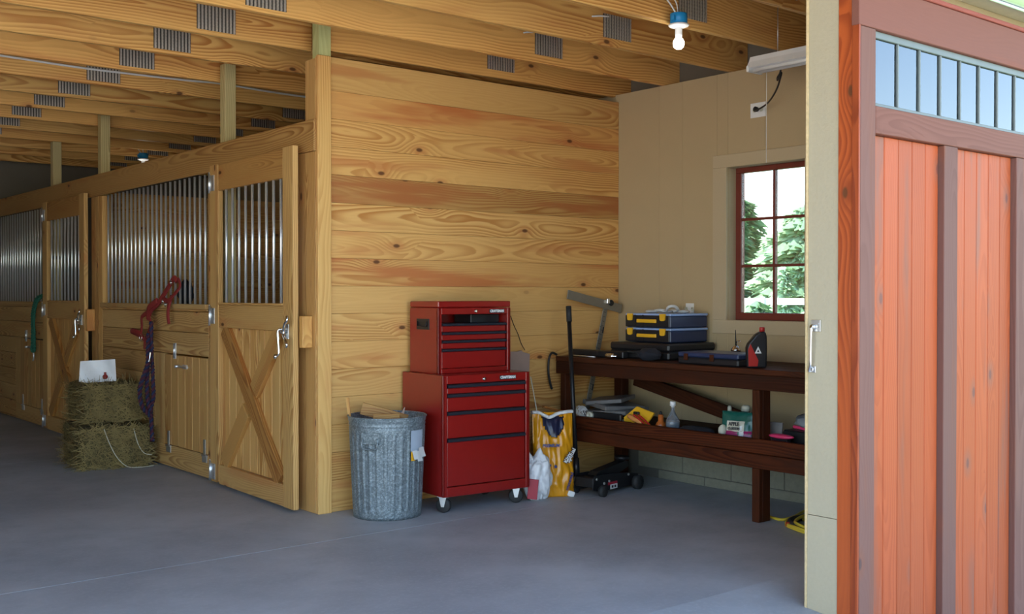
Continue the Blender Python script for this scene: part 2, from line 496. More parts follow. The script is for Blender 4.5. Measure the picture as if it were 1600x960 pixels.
def smooth_path(pts, k=6):
    pts = [Vector(p) for p in pts]; out = []
    P = [pts[0]] + pts + [pts[-1]]
    for i in range(1, len(P) - 2):
        p0, p1, p2, p3 = P[i - 1], P[i], P[i + 1], P[i + 2]
        for j in range(k):
            t = j / k
            out.append(.5 * ((2 * p1) + (p2 - p0) * t + (2 * p0 - 5 * p1 + 4 * p2 - p3) * t * t + (3 * p1 - p0 - 3 * p2 + p3) * t ** 3))
    out.append(pts[-1])
    return out

def twisted(pts, r, mats, parent, name='strand', pitch=.06):
    """a rope of helical strands following pts"""
    path = smooth_path(pts, 10)
    L = 0; n = len(mats)
    frames = []
    prev = None
    for i, p in enumerate(path):
        t = (path[min(i + 1, len(path) - 1)] - path[max(i - 1, 0)]).normalized()
        a = t.orthogonal().normalized() if prev is None else (prev - t * prev.dot(t)).normalized()
        prev = a
        if i: L += (p - path[i - 1]).length
        frames.append((p, a, t.cross(a), L))
    for k, m in enumerate(mats):
        q = []
        for p, a, b, l in frames:
            an = 2 * math.pi * (l / pitch + k / n)
            q.append(p + (a * math.cos(an) + b * math.sin(an)) * r * .5)
        MB().tube(q, r * .58, 6).build(name, m, parent)

# ------------------------------------------------------------------ SETTING
# floor: slabs with control joints
fl = empty('floor', kind='structure')
_yz = Matrix(((0, 0, 1, 0), (1, 0, 0, 0), (0, 1, 0, 0), (0, 0, 0, 1)))
for prof_, xe in (([(-.703, 0), (-2.9, 0), (-3.224, -.032), (-3.224, -.14), (-.703, -.14)], 2.8),
                  ([(3.6, 0), (-.697, 0), (-.697, -.14), (3.6, -.14)], 2.8),
                  ([(8.3, 0), (3.606, 0), (3.606, -.14), (8.3, -.14)], 2.8),
                  ([(-3.2241, -.032), (-4.3, -.138), (-4.3, -.2), (-3.2241, -.2)], .797)):
    MB().prism(prof_, -6.5, xe, _yz).build('slab', 'concrete', fl)
board('joint_filler', (-6.5, -.75, -.10), (2.8, 8.3, -.006), 'mortar', fl, ch=0)
g = MB().box((0, 0, -.5), (160, 160, .1)).build('ground', 'gravel', kind='structure')
gl = MB().box((45, 10, -.44), (80, 120, .02)).build('lawn', 'lawn', kind='structure')

# right side wall (beige, window) with block base
WY0, WY1, WZ0, WZ1 = -1.80, -1.115, 1.263, 2.393     # window opening
wr = empty('wall_right', kind='structure')
XW = 2.80
def sid(y0, y1, z0, z1):
    board('siding_panel', (XW, y0 + .0005, z0), (XW + .02, y1 - .0005, z1), 'beige', wr, ch=.001)
seams = [-3.225, -2.68, -2.24, -1.83, -1.45, -1.01, -.67, -.43, .05, 1.2, 2.4, 3.6, 4.8, 6.0, 7.2, 8.3]
for a, b2 in zip(seams, seams[1:]):
    if a >= 0:
        if (a, b2) in ((1.2, 2.4), (6.0, 7.2)):
            sid(a, b2, .47, WZ0); sid(a, b2, WZ1, 3.095); sid(a, a + .25, WZ0, WZ1); sid(b2 - .25, b2, WZ0, WZ1)
        else: sid(a, b2, .47, 3.095)
    elif b2 <= WY0 or a >= WY1: sid(a, b2, .47, 3.095)
    else:
        if a < WY0: sid(a, WY0, .47, 3.095)
        if b2 > WY1: sid(WY1, b2, .47, 3.095)
        lo, hi = max(a, WY0), min(b2, WY1)
        sid(lo, hi, .47, WZ0); sid(lo, hi, WZ1, 3.095)
# core behind the panels (with the window hole)
for (y0, y1, z0, z1) in ((-3.37, WY0 - .0, 0, 3.095), (WY1, 1.45, 0, 3.095), (2.15, 6.25, 0, 3.095), (6.95, 8.5, 0, 3.095), (1.45, 2.15, 0, WZ0), (1.45, 2.15, WZ1, 3.095), (6.25, 6.95, 0, WZ0), (6.25, 6.95, WZ1, 3.095), (WY0, WY1, 0, WZ0), (WY0, WY1, WZ1, 3.095)):
    board('wall_core', (XW + .02, y0, z0), (XW + .19, y1, z1), 'beige_trim', wr, ch=0)
# block courses
for z0, z1, off in ((-.13, .066, -.43), (.072, .268, -.21), (.274, .468, -.43)):
    y = off + .49 * 4
    y = off
    while y < 8.2: y += .475
    while y > -3.2:
        a = max(y - .475, -3.22)
        if y < .03: board('block', (XW - .012, a + .004, max(z0, 0)), (XW + .0199, min(y, .015) - .004, z1), 'block', wr, grain='y', color=tint(.85, 1.1, .03))
        y -= .475
board('mortar_bed', (XW - .006, -3.22, 0), (XW + .0198, .015, .469), 'mortar', wr, ch=0)
# window casing boards
cz = 'beige_trim'
board('casing', (XW - .018, -2.0, WZ1), (XW, -.985, WZ1 + .095), cz, wr, 'y')
board('casing', (XW - .018, -2.0, WZ0 - .1), (XW, -.985, WZ0), cz, wr, 'y')
board('casing', (XW - .018, WY1, WZ0), (XW, -.985, WZ1), cz, wr, 'z')
board('casing', (XW - .018, -1.93, WZ0), (XW, WY0, WZ1), cz, wr, 'z')

# window sash set deep in the opening
def window(wname, fy0, fy1):
    wn = empty(wname, kind='structure')
    xa, xb = XW + .09, XW + .135
    ft = .05
    board('frame', (xa, fy0, WZ0), (xb, fy1, WZ0 + .055), 'winframe', wn, 'y')
    board('frame', (xa, fy0, WZ1 - .04), (xb, fy1, WZ1), 'winframe', wn, 'y')
    board('frame', (xa, fy1 - ft, WZ0 + .055), (xb, fy1, WZ1 - .04), 'winframe', wn, 'z')
    board('frame', (xa, fy0, WZ0 + .055), (xb, fy0 + ft, WZ1 - .04), 'winframe', wn, 'z')
    iy0, iy1, iz0, iz1 = fy0 + ft, fy1 - ft, WZ0 + .055, WZ1 - .04
    board('muntin', (xa + .005, (iy0 + iy1) / 2 - .01, iz0), (xb - .005, (iy0 + iy1) / 2 + .01, iz1), 'winframe', wn, 'z')
    for k in (1, 2):
        zz = iz0 + (iz1 - iz0) * k / 3
        board('muntin', (xa + .006, iy0, zz - .01), (xb - .006, iy1, zz + .01), 'winframe', wn, 'y')
    for a in range(2):
        for k in range(3):
            y0 = (iy0, (iy0 + iy1) / 2 + .01)[a]; y1 = ((iy0 + iy1) / 2 - .01, iy1)[a]
            z0 = iz0 + (iz1 - iz0) * k / 3 + .01; z1 = iz0 + (iz1 - iz0) * (k + 1) / 3 - .01
            board('pane', (xa + .02, y0, z0), (xa + .024, y1, z1), 'glass', wn, ch=0)
window('window_1', WY0, WY1); window('window_2', 1.45, 2.15); window('window_3', 6.25, 6.95)

# plank partition, the wall facing the camera
wp = empty('wall_back', kind='structure')
zs = [.0, .025, .211, .396, .582, .767, .953, 1.138, 1.324, 1.509, 1.695, 1.88, 2.066, 2.251, 2.437, 2.622, 2.808, 3.03]
tints = {15: (1.0, .93, .86), 14: (1.03, 1.0, .96), 13: (1.05, 1.02, .98), 12: (.76, .73, .66), 16: (.93, .95, .95), 11: (1.06, 1.05, 1.04), 10: (1.06, 1.03, 1.0), 9: (1.0, .97, .92)}
for i, (a, b2) in enumerate(zip(zs, zs[1:])):
    dy = random.uniform(0, .003)
    board('plank', (.1, .02 + dy, a + .0006), (2.798, .058, b2 - .0006), 'pine_red' if i in (15, 12, 9) else 'pine', wp, 'x', color=tints.get(i, tint(.92, 1.04, .05)), ch=.0016)
# divider between the two stalls
wd = empty('wall_divider', kind='structure')
for k in range(13):
    board('plank', (.12, 4.31, .03 + .186 * k + .001), (2.798, 4.35, .03 + .186 * (k + 1) - .001), 'pine', wd, 'x', color=tint(.85, 1.0), ch=.003)
# end and left walls, front wall
wf = empty('wall_far', kind='structure')
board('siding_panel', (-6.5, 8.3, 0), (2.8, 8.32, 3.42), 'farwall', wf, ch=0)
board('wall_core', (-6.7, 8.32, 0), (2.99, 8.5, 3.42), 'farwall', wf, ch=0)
wl = empty('wall_left', kind='structure')
for k in range(17):
    board('plank', (-6.54, -.6 if k < 15 else -3.2, .2 * k + .001), (-6.5, 8.3, .2 * k + .199), 'pine', wl, 'y', color=tint())  # near stretch left open: unseen opening added to let light in
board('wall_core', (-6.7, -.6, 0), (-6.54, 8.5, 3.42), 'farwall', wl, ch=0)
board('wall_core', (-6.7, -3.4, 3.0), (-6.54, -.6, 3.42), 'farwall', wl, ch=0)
wfr = empty('wall_front', kind='structure')
JX, JY0, JY1 = .80, -3.400, -3.225
board('siding_panel', (JX + .003, JY0, .412), (JX + .02, JY1 - .012, 3.1), 'beige_out', wfr, 'z', ch=.0015)
board('siding_panel', (JX, JY0, -.45), (JX + .018, JY1 - .012, .410), 'beige_out', wfr, 'z', ch=.0015)
board('panel_edge', (JX - .004, JY1 - .0115, -.45), (JX + .02, JY1, 3.1), 'raw_edge', wfr, 'z', ch=.001)
board('wall_core', (JX + .02, JY0 + .02, -.45), (2.99, JY1 - .002, 3.42), 'beige_out', wfr, ch=0)
board('wall_core', (-6.7, JY0 + .02, -.45), (-5.2, JY1, 3.42), 'beige_out', wfr, ch=0)
board('wall_core', (-6.1, JY0 + .02, 3.1), (JX + .02, JY1, 3.42), 'beige_out', wfr, ch=0)
board('wall_core', (-6.7, JY0 + .02, 3.42), (2.99, JY1, 4.6), 'beige_out', wfr, ch=0)  # unseen upper wall, added so the front stands in shade
board('siding_panel', (.82, JY0, 2.86), (4.6, JY0 + .02, 4.6), 'beige', wfr, 'x', ch=0)
board('siding_panel', (.82, JY0, -.45), (4.6, JY0 + .0195, 2.86), 'beige_out', wfr, 'x', ch=0)

ev = board('eave_soffit', (-6.9, -4.55, 3.42), (4.8, -3.405, 3.52), 'deck', wfr, ch=0)
# ceiling: deck, joists with nail plates
ce = empty('ceiling', kind='structure')
board('deck', (-6.5, -3.22, 3.385), (3.03, 8.3, 3.42), 'deck', ce, ch=0)
board('sky_block_board', (2.988, -3.36, 3.06), (3.03, 8.5, 3.384), 'farwall', ce, 'y')  # added to stop sky leaking in; dark tone imitates shaded cavities
board('sun_block_roof', (-6.9, -3.6, 4.6), (3.2, 8.7, 4.7), 'deck', ce, ch=0)  # unseen roof slab, added to block the sun
JZ0, JZ1, JT = 3.1, 3.38, .04
def plate_mesh():
    b = MB(); wdt, h = .262, .155
    n = 11
    for k in range(n):
        x0 = -wdt / 2 + wdt * k / n
        b.box((x0 + wdt / n / 2, -.001, 0), (wdt / n * .52, .007, h))
        for q in range(7):
            b.box((x0 + wdt / n / 2, -.0045, -h / 2 + h * (q + .5) / 7), (wdt / n * .52, .003, h / 14))
    k = len(b.f)
    b.box((0, .0025, 0), (wdt, .003, h))
    b.dark = k
    return b
plate0 = None
rows = [(-3.1, 0), (-2.49, 1), (-1.82, 1), (-1.15, 1), (-.475, 3)] + [(.23 + .70 * k, 3) for k in range(12)]
def plate(par, wx, wy, z):
    global plate0
    if plate0 is None:
        pb = plate_mesh(); plate0 = pb.build('nail_plate', 'plate', recalc=False); o = plate0
        o.data.materials.append(M['plate_slot'])
        for p in o.data.polygons[pb.dark:]: p.material_index = 1
    else:
        o = D.objects.new('nail_plate', plate0.data); COL.objects.link(o)
    o.parent = par
    o.matrix_local = _mat[par.name].inverted() @ Matrix.Translation((wx, wy, z))
for y, f in rows:
    segs = [(-6.5, 2.985)]
    if abs(y - .23) < .01:
        segs = [(-6.5, .085)]
    for a, b2 in segs:
        j = board('joist', (a, y, JZ0), (b2, y + JT, JZ1), 'joist', ce, 'x', color=tint(.88, 1.08, .05), ch=.003)
        if f & 2: plate(j, -.60 + random.uniform(-.012, .012), y - .003, 3.205)
        if f & 1 and b2 > 2: plate(j, (1.45 if y > 0 else 1.60) + random.uniform(-.012, .012), y - .003, 3.232 if y < 0 else 3.215)
    if abs(y - .23) < .01:
        j = board('joist', (.125, .062, JZ0 - .02), (2.985, .062 + JT, JZ1), 'joist', ce, 'x', color=(.93, .9, .86), ch=.003)
        plate(j, 1.59, .062 - .003, 3.215)
        j = board('joist', (.125, .275, JZ0), (2.985, .275 + JT, JZ1), 'joist', ce, 'x', color=(.93, .9, .86), ch=.003)
cb = smooth_path([(-4.1, 2.318, 3.235), (-2.4, 2.318, 3.24), (-1.36, 2.318, 3.226), (-.74, 2.318, 3.213), (.07, 2.318, 3.222), (.38, 2.318, 3.232), (1.1, 2.318, 3.213), (2.7, 2.318, 3.22)], 5)
tag(MB().tube(cb, .009, 6).build('power_cable', 'white'), 'white cable stapled along a ceiling joist over the stalls', 'cable')

for p, q_, lb in (((1.374, -1.158, 3.270), (1.525, -1.158, 3.292), 'short white wire stub on the joist nearest the glowing bulb'), ((1.355, -.483, 3.286), (1.443, -.483, 3.302), 'short white wire stub on the second joist before the plank wall')):
    tag(MB().tube(smooth_path([p, Vector(p).lerp(Vector(q_), .5) + Vector((0, -.008, .002)), q_], 4), .0055, 6).build('wire_stub', 'white'), lb, 'wire', 'wire stubs on the joists')
# ------------------------------------------------------------------ POSTS AND STALL FRONTS
cp = empty('corner_post', (0, 0, 0), 0, 'tall pine corner post where stall fronts meet the plank wall, green treated top', 'post')
board('side_board', (.0, .037, 2.608), (.021, .17, 3.012), 'stall', cp, 'z', color=(1.0, .95, .88))
lab(board('post_core', (.022, .022, 0), (.112, .112, 3.30), 'treated', cp, 'z', color=(.80, 1.0, .92)), 'green treated timber core')
board('front_board', (.0, .0, 0), (.1, .0215, 3.028), 'pine', cp, 'z', color=(1.04, 1.06, 1.05))
board('front_board', (.0, .0217, 0), (.021, .036, 3.02), 'pine', cp, 'z', color=(1.0, .98, .95))
board('side_board', (.0, .037, 0), (.021, .30, 2.399), 'stall', cp, 'z', color=(1.0, .95, .88))
board('latch_block', (-.075, .075, 1.10), (-.001, .125, 1.31), 'pine', cp, 'z', color=(.95, .9, .8), ch=.004)
for nm, y0, lb in (('support_post', 1.485, 'treated square post rising above the header board behind the near stall door'),
               ('support_post', 4.275, 'treated square post above the header board, middle one between the two stalls'),
               ('support_post', 5.79, 'treated square post above the header board, deepest in the barn')):
    o = board(nm, (.03, y0, 0), (.12, y0 + .09, 3.22 if y0 < 5 else 3.097), 'treated', None, 'z', color=tint(.9, 1.05, .02), ch=.004)
    tag(o, lb, 'post', 'treated posts behind the stall fronts')
tag(board('header_board', (-.020, .02, 2.40), (-.001, 8.28, 2.607), 'stall', None, 'y', color=(.80, .74, .66)), 'long horizontal pine header board running above both stall fronts', 'board')

def hinge(parent, c, h=.14, leaf=.065, side=1, name='hinge', face='x'):
    """barrel with one leaf; c on the front face, leaf runs to local -y*side"""
    b = MB().cyl((c[0] - .008, c[1], c[2] - h / 2), (c[0] - .008, c[1], c[2] + h / 2), .009, n=8)
    b.cyl((c[0] - .008, c[1], c[2] + h / 2), (c[0] - .008, c[1], c[2] + h / 2 + .012), .005, n=8)
    y = c[1] - side * leaf / 2
    b.box((c[0] - .002, y, c[2]), (.004, leaf, h * .8), ch=.001)
    for dz in (-.35, 0, .35):
        b.cyl((c[0] - .003, c[1] - side * leaf * .72, c[2] + dz * h * .8), (c[0] - .0055, c[1] - side * leaf * .72, c[2] + dz * h * .8), .006, n=6)
    return b.build(name, 'zinc', parent)

def bar(parent, x, y, z0, z1, proto={}):
    k = round(z1 - z0, 3)
    if k not in proto:
        o = MB().lathe([(.0100, 0), (.0100, z1 - z0)], 12).build('bar', 'steel', parent, (x, y, z0)); proto[k] = o.data
    else:
        o = D.objects.new('bar', proto[k]); COL.objects.link(o); o.parent = parent; o.location = (x, y, z0)
    return o

def stall_front(y0, ymax, label, bare=True):
    r = empty('stall_front', (0, y0, 0), 0, label, 'stall', 'pine stall fronts with steel bars')
    e = min(4.165, ymax)
    W = 'stall'
    board('jamb', (0, 1.585, 0), (.075, 1.735, 2.40), W, r, 'z', color=tint(.9, 1.0))
    if ymax > 4.2:
        board('jamb', (0, 4.165, 0), (.1, 4.268, 2.40), W, r, 'z', color=(1.1, 1.02, .9))
        board('jamb', (0, 4.27, 0), (.028, 4.35, 2.40), W, r, 'z', color=(.9, .85, .8))
        board('jamb', (0, 4.352, 0), (.02, 4.47, 2.40), W, r, 'z', color=(.8, .75, .7))
        board('latch_block', (-.075, 4.375, 1.10), (-.001, 4.425, 1.31), 'pine', r, 'z', color=(.95, .85, .7), ch=.004)
    board('ledge', (-.026, 1.735, 1.337), (.09, e, 1.375), W, r, 'y', color=tint(.85, .95), ch=.004)
    board('ledge_strip', (-.014, 1.735, 1.318), (.0, e, 1.336), W, r, 'y', color=tint(.9, 1.0))
    for a, b2 in ((1.148, 1.317), (.962, 1.147)):
        board('plank', (0, 1.735, a), (.035, e, b2 - .003), W, r, 'y', color=tint(.84, 1.06), ch=.006)
    zz = .96
    while zz > .02:
        a = max(zz - .186, .012)
        board('plank', (0, 2.842, a + .001), (.035, e, zz - .003), W, r, 'y', color=tint(.80, 1.06), ch=.006)
        zz -= .186
    board('stile', (0, 2.625, .192), (.035, 2.84, .958), W, r, 'z', color=tint(.9, 1.05))
    board('plank', (-.002, 1.735, .012), (.035, 2.84, .19), W, r, 'y', color=tint(.95, 1.05))
    # feed door with vertical boards
    fd = D.objects.new('feed_door', None); COL.objects.link(fd); fd.parent = r; fd.empty_display_size = .02
    for k in range(6):
        a = 1.752 + (2.62 - 1.752) * k / 6; b2 = 1.752 + (2.62 - 1.752) * (k + 1) / 6
        board('plank', (-.004, a + .0015, .196), (.024, b2 - .0015, .95), 'pine', fd, 'z', color=tint(.72, .84), ch=.004)
    for yy in (2.53, 1.80):
        b = MB().box((-.007, yy, .25), (.006, .04, .12), ch=.001)
        b.cyl((-.010, yy - .05, .185), (-.010, yy + .05, .185), .008, n=8)
        b.box((-.006, yy, .155), (.008, .09, .05), ch=.001)
        b.build('hinge', 'zinc', fd)
    b = MB().box((-.006, 2.39, .985), (.008, .05, .13), ch=.001)
    b.cyl((-.014, 2.39, .93), (-.014, 2.39, 1.04), .007, n=8)
    b.build('strap', 'zinc', fd)
    b = MB().cyl((-.012, 2.30, .862), (-.012, 2.12, .862), .010, n=8)
    b.cyl((-.006, 2.295, .862), (-.045, 2.295, .862), .014, n=10).box((-.006, 2.18, .862), (.006, .09, .035), ch=.001)
    b.build('slide_bolt', 'zinc', fd)
    # steel bars
    y = 1.765
    while y < e - .02:
        bar(r, .035, y, 1.375, 2.40)
        y += .1012
    return r

def stall_door(y0, ang, label):
    r = empty('stall_door', (-.022, 1.56 + y0, 0), ang, label, 'stall door', 'barred stall doors with cross braces')
    W = 'stall'
    x0, x1 = -.040, 0
    board('stile', (x0, -.16, .035), (x1, 0, 2.435), W, r, 'z', color=(1.0, .98, .92))
    board('stile', (x0, -1.42, .02), (x1, -1.265, 2.44), W, r, 'z', color=(1.03, 1.02, .97))
    board('rail', (x0 + .002, -1.264, 2.235), (x1, -.161, 2.43), W, r, 'y', color=(.80, .68, .54))
    board('rail', (x0 + .002, -1.264, 1.205), (x1, -.161, 1.375), W, r, 'y', color=(.92, .88, .8))
    board('rail', (x0 + .002, -1.264, .022), (x1, -.161, .17), W, r, 'y', color=(.98, .95, .9))
    board('sill', (x0 - .004, -1.264, 1.376), (x1, -.161, 1.392), W, r, 'y', color=(1.05, 1, .9))
    n = 9
    for k in range(n):
        a = -1.264 + 1.103 * k / n; b2 = -1.264 + 1.103 * (k + 1) / n
        board('plank', (-.004, a + .0015, .171), (.010, b2 - .0015, 1.204), 'pine', r, 'z', color=tint(.88, 1.0), ch=.008)
    # crossed braces (front faces level with the rails): one whole, one in two pieces
    yA, yB, zT, zB = -.20, -1.225, 1.205, .17
    def brace(p, q, wdt, bcol=(.74, .58, .42)):
        d = Vector((0, q[0] - p[0], q[1] - p[1])); L = d.length
        a = math.atan2(d.z, d.y)
        mt = Matrix.Translation((-.021, (p[0] + q[0]) / 2, (p[1] + q[1]) / 2)) @ Matrix.Rotation(a, 4, 'X')
        o = board('brace', (-.0165, -L / 2, -wdt / 2), (.0165, L / 2, wdt / 2), W, r, 'y', color=bcol, ch=.002, rot=mt)
        return o
    p, q = Vector((yA - .06, zT - .02)), Vector((yB + .05, zB + .03))
    dv = (q - p).normalized()
    brace(p - dv * .02, q + dv * .02, .135)
    p2, q2 = Vector((yB + .06, zT - .02)), Vector((yA - .05, zB + .03))
    mid = (p2 + q2) / 2; d2 = (q2 - p2).normalized()
    brace(p2 - d2 * .02, mid - d2 * .10, .135, (.86, .74, .58)); brace(mid + d2 * .10, q2 + d2 * .02, .135, (.86, .74, .58))
    for k in range(9):
        bar(r, -.02, -.27 - k * .1165, 1.392, 2.235)
    for z in (2.30, 1.29, .105):
        hinge(r, (x0, -.008, z), .15, .085)
    # bent latch handle
    lz = 1.205
    lt = D.objects.new('latch', None); COL.objects.link(lt); lt.parent = r; lt.empty_display_size = .02
    b = MB().box((x0 - .004, -1.335, lz), (.008, .06, .10), ch=.002)
    b.cyl((x0 - .008, -1.335, lz), (x0 - .05, -1.335, lz), .011, n=10)
    b.build('latch_plate', 'zinc', lt)
    b = MB().tube(smooth_path([(x0 - .045, -1.425, lz + .105), (x0 - .05, -1.432, lz + .075), (x0 - .05, -1.40, lz + .05), (x0 - .045, -1.375, lz + .015), (x0 - .045, -1.375, lz - .02), (x0 - .05, -1.41, lz - .05), (x0 - .05, -1.43, lz - .085), (x0 - .045, -1.42, lz - .10)], 5), .0095, 8)
    b.cyl((x0 - .045, -1.375, lz), (x0 - .04, -1.335, lz), .009, n=8)
    b.build('latch_lever', 'chrome', lt)
    b = MB().tube(smooth_path([(x0 - .03, -1.30, lz + .015), (x0 - .045, -1.285, lz + .0), (x0 - .045, -1.292, lz - .08), (x0 - .045, -1.298, lz - .145), (x0 - .05, -1.285, lz - .165)], 5), .009, 8)
    b.lathe([(.005, 0), (.017, .006), (.017, .022), (.006, .028)], 12, (x0 - .04, -1.268, lz - .168), (-1, 0, 0))
    b.cyl((x0, -1.30, lz + .015), (x0 - .035, -1.30, lz + .015), .008, n=8)
    b.build('latch_bar', 'chrome', lt)
    return r

stall_front(0, 9, 'near pine stall front with steel bars, hay bales standing against it')
stall_front(4.30, 3.98, 'far pine stall front with steel bars where a green rope hangs')
stall_door(0, R(-1.9), 'near barred stall door with a big cross brace, next to the corner post')
stall_door(4.30, R(-.8), 'far barred stall door half hidden behind the hay bales')

# ------------------------------------------------------------------ SLIDING BARN DOOR
dr = empty('door_1', kind='structure', label='orange stained sliding barn door with a row of narrow panes on top')
FX0, BY, FY = .786, -3.401, -3.517
yb = -3.478
DX1 = 3.15
board('leaf_edge', (JX - .004, yb, -.43), (JX + .03, BY, 2.84), 'stain_edge', dr, 'z', color=(1.05, 1, .9))
board('stile_edge', (FX0, FY, -.43), (FX0 + .012, yb - .001, 2.70), 'stain_edge', dr, 'z', color=(.78, .68, .62))
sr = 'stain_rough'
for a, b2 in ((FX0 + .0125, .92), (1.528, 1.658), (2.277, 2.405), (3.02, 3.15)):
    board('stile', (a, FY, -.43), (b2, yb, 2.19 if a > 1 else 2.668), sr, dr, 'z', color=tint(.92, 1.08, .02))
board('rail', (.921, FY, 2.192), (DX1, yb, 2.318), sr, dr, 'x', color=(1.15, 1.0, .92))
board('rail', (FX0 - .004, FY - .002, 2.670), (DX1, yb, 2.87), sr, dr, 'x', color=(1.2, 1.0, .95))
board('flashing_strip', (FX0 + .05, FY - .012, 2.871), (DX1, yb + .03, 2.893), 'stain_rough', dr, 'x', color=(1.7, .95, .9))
px0 = .921
for (a, b2) in ((.921, 1.527), (1.659, 2.276), (2.406, 3.019)):
    n = 5
    for k in range(n):
        c0 = a + (b2 - a) * k / n; c1 = a + (b2 - a) * (k + 1) / n
        board('plank', (c0 + .0012, yb - .008 + random.uniform(0, .001), -.43), (c1 - .0012, yb + .012, 2.191), 'stain', dr, 'z', color=tint(.92, 1.1, .05), ch=.006)
# transom panes and muntins
ty0, ty1 = yb - .006, yb + .004
board('transom_frame', (.921, ty0 - .012, 2.6365), (DX1, ty1 + .01, 2.669), 'muntin', dr, 'x', ch=.002)
board('transom_frame', (.921, ty0 - .012, 2.319), (DX1, ty1 + .01, 2.337), 'muntin', dr, 'x', ch=.002)
step = .193; xk = .954
for k in range(12):
    if xk + k * step > 2.95: break
    a = xk + k * step
    if k: board('muntin', (a - .0055, ty0 - .010, 2.337), (a + .0055, ty1 + .01, 2.6365), 'muntin', dr, 'z', ch=.002)
    board('pane', (a + .0055 if k else .921, ty0, 2.337), (min(a + step - .0055, 3.01), ty0 + .005, 2.6365), 'doorglass', dr, 'z', ch=0)
board('backing_frame', (.83, BY - .02, -.43), (.92, BY - .001, 2.86), 'stain_edge', dr, 'z')
# track above the door
tr = empty('door_track', label='galvanised round cover of the track above the orange sliding door', cat='track')
prof = []
for k in range(15):
    a = math.pi * (-.5 + k / 14.0)
    prof.append((-.055 * math.cos(a) * 1.0, .06 * math.sin(a)))
poly = [(-3.52 + p[0], 3.045 + p[1]) for p in prof] + [(-3.405, 3.105), (-3.405, 2.985)]
b = MB()
n = len(poly)
vs = [(-.2 + .9, p[0], p[1]) for p in poly] + [(4.6, p[0], p[1]) for p in poly]
b.add(vs, [tuple(range(n)), tuple(range(n, 2 * n))[::-1]] + [(i, n + i, n + (i + 1) % n, (i + 1) % n) for i in range(n)], False)
ob = b.build('track_cover', 'zinc', tr)
board('track_lip', (.7, -3.545, 2.968), (4.6, -3.53, 2.985), 'zinc', tr, 'x')

# hook on the jamb
hk = empty('door_hook', (JX, -3.285, 1.2), label='silver hook and eye fixed to the beige door jamb', cat='hook')
b = MB().box((-.003, .0, .105), (.006, .05, .055), ch=.002); b.cyl((-.004, -.012, .115), (-.008, -.012, .115), .005, n=6).cyl((-.004, -.012, .09), (-.008, -.012, .09), .005, n=6)
b.build('hook_plate', 'zinc', hk)
b = MB().lathe([(.012, 0), (.014, .01), (.008, .02)], 12, (-.006, .012, .1), (-1, 0, 0))
b.tube(smooth_path([(-.022, .012, .10), (-.024, .013, .05), (-.022, .016, -.03), (-.02, .018, -.075), (-.016, .026, -.1), (-.014, .03, -.112)], 5), .0062, 8)
b.build('hook_arm', 'chrome', hk)
MB().tube([(-.012, .022 + .012 * math.cos(t * math.pi / 6), -.10 + .012 * math.sin(t * math.pi / 6)) for t in range(12)], .0035, 6, True).box((-.002, .016, -.1), (.004, .03, .03), ch=.001).build('hook_eye', 'zinc', hk)

# ------------------------------------------------------------------ LIGHTS
def lamp(loc, lit, label):
    r = empty('ceiling_bulb', loc, 0, label, 'light', 'bare bulbs on blue boxes')
    b = MB().lathe([(.052, 0), (.052, .062), (.05, .064)], 20)
    b.box((-.055, -.012, .03), (.03, .02, .03), ch=.002).box((.052, 0, .04), (.012, .02, .045), ch=.002)
    b.build('junction_box', 'blue', r)
    MB().lathe([(.03, -.022), (.058, -.012), (.064, -.004), (.06, .0)], 24).build('lamp_holder', 'white', r)
    MB().lathe([(.019, -.085), (.022, -.06), (.021, -.022), (.03, -.02)], 20).build('bulb_neck', 'white', r)
    bb = MB().lathe([(.004, -.150), (.016, -.147), (.028, -.137), (.034, -.12), (.033, -.104), (.026, -.09), (.0195, -.083)], 20)
    bb.build('bulb', 'bulb' if lit else 'white', r)
    MB().tube(smooth_path([(-.02, 0, .06), (-.07, .01, .12), (-.15, .0, .16), (-.22, .0, .17)], 5), .005, 6).build('wire', 'white', r)
    MB().tube(smooth_path([(.005, .01, .06), (-.005, .01, .12), (-.04, .01, .16), (-.10, .0, .19)], 5), .004, 6).build('wire', 'white', r)
    return r
lamp((1.40, -1.885, 3.08), True, 'glowing bare bulb on a blue box above the workbench bay')
lamp((1.075, 5.97, 3.01), True, 'bare bulb on a blue box seen over the stall fronts')

fx = empty('shop_light', (2.32, -1.72, 3.0), 0, 'long white fluorescent fixture under the joists by the beige wall', 'light')
b = MB()
poly = [(-.075, -.045), (-.06, -.05), (.06, -.05), (.075, -.045), (.045, .0), (.03, .035), (-.03, .035), (-.045, .0)]
n = len(poly)
b.add([(p[0], 0, p[1]) for p in poly] + [(p[0], -1.22, p[1]) for p in poly], [tuple(range(n)), tuple(range(n, 2 * n))[::-1]] + [(i, n + i, n + (i + 1) % n, (i + 1) % n) for i in range(n)])
b.build('housing', 'white', fx)
for dx in (-.036, .036):
    MB().cyl((dx, -.03, -.058), (dx, -1.19, -.058), .013, n=12).build('tube', 'white', fx)
for yy in (-.012, -1.208):
    MB().box((0, yy, -.05), (.15, .02, .04), ch=.003).build('end_cap', 'white', fx)
for yy in (-.2, -1.0):
    MB().cyl((0, yy, .03), (0, yy, .385), .003, n=6).build('hanger', 'zinc', fx)
pc = smooth_path([(2.36, -1.92, 2.95), (2.37, -1.90, 2.91), (2.40, -1.86, 2.875), (2.42, -1.845, 2.90), (2.41, -1.88, 2.925), (2.42, -1.87, 2.90), (2.52, -1.76, 2.84), (2.66, -1.58, 2.79), (2.74, -1.42, 2.77), (2.775, -1.38, 2.785)], 6)
pc = [Vector(p) - Vector((2.32, -1.72, 3.0)) for p in pc]
lab(MB().tube(pc, .0065, 6).build('power_cord', 'black', fx), 'black cord running to the outlet')
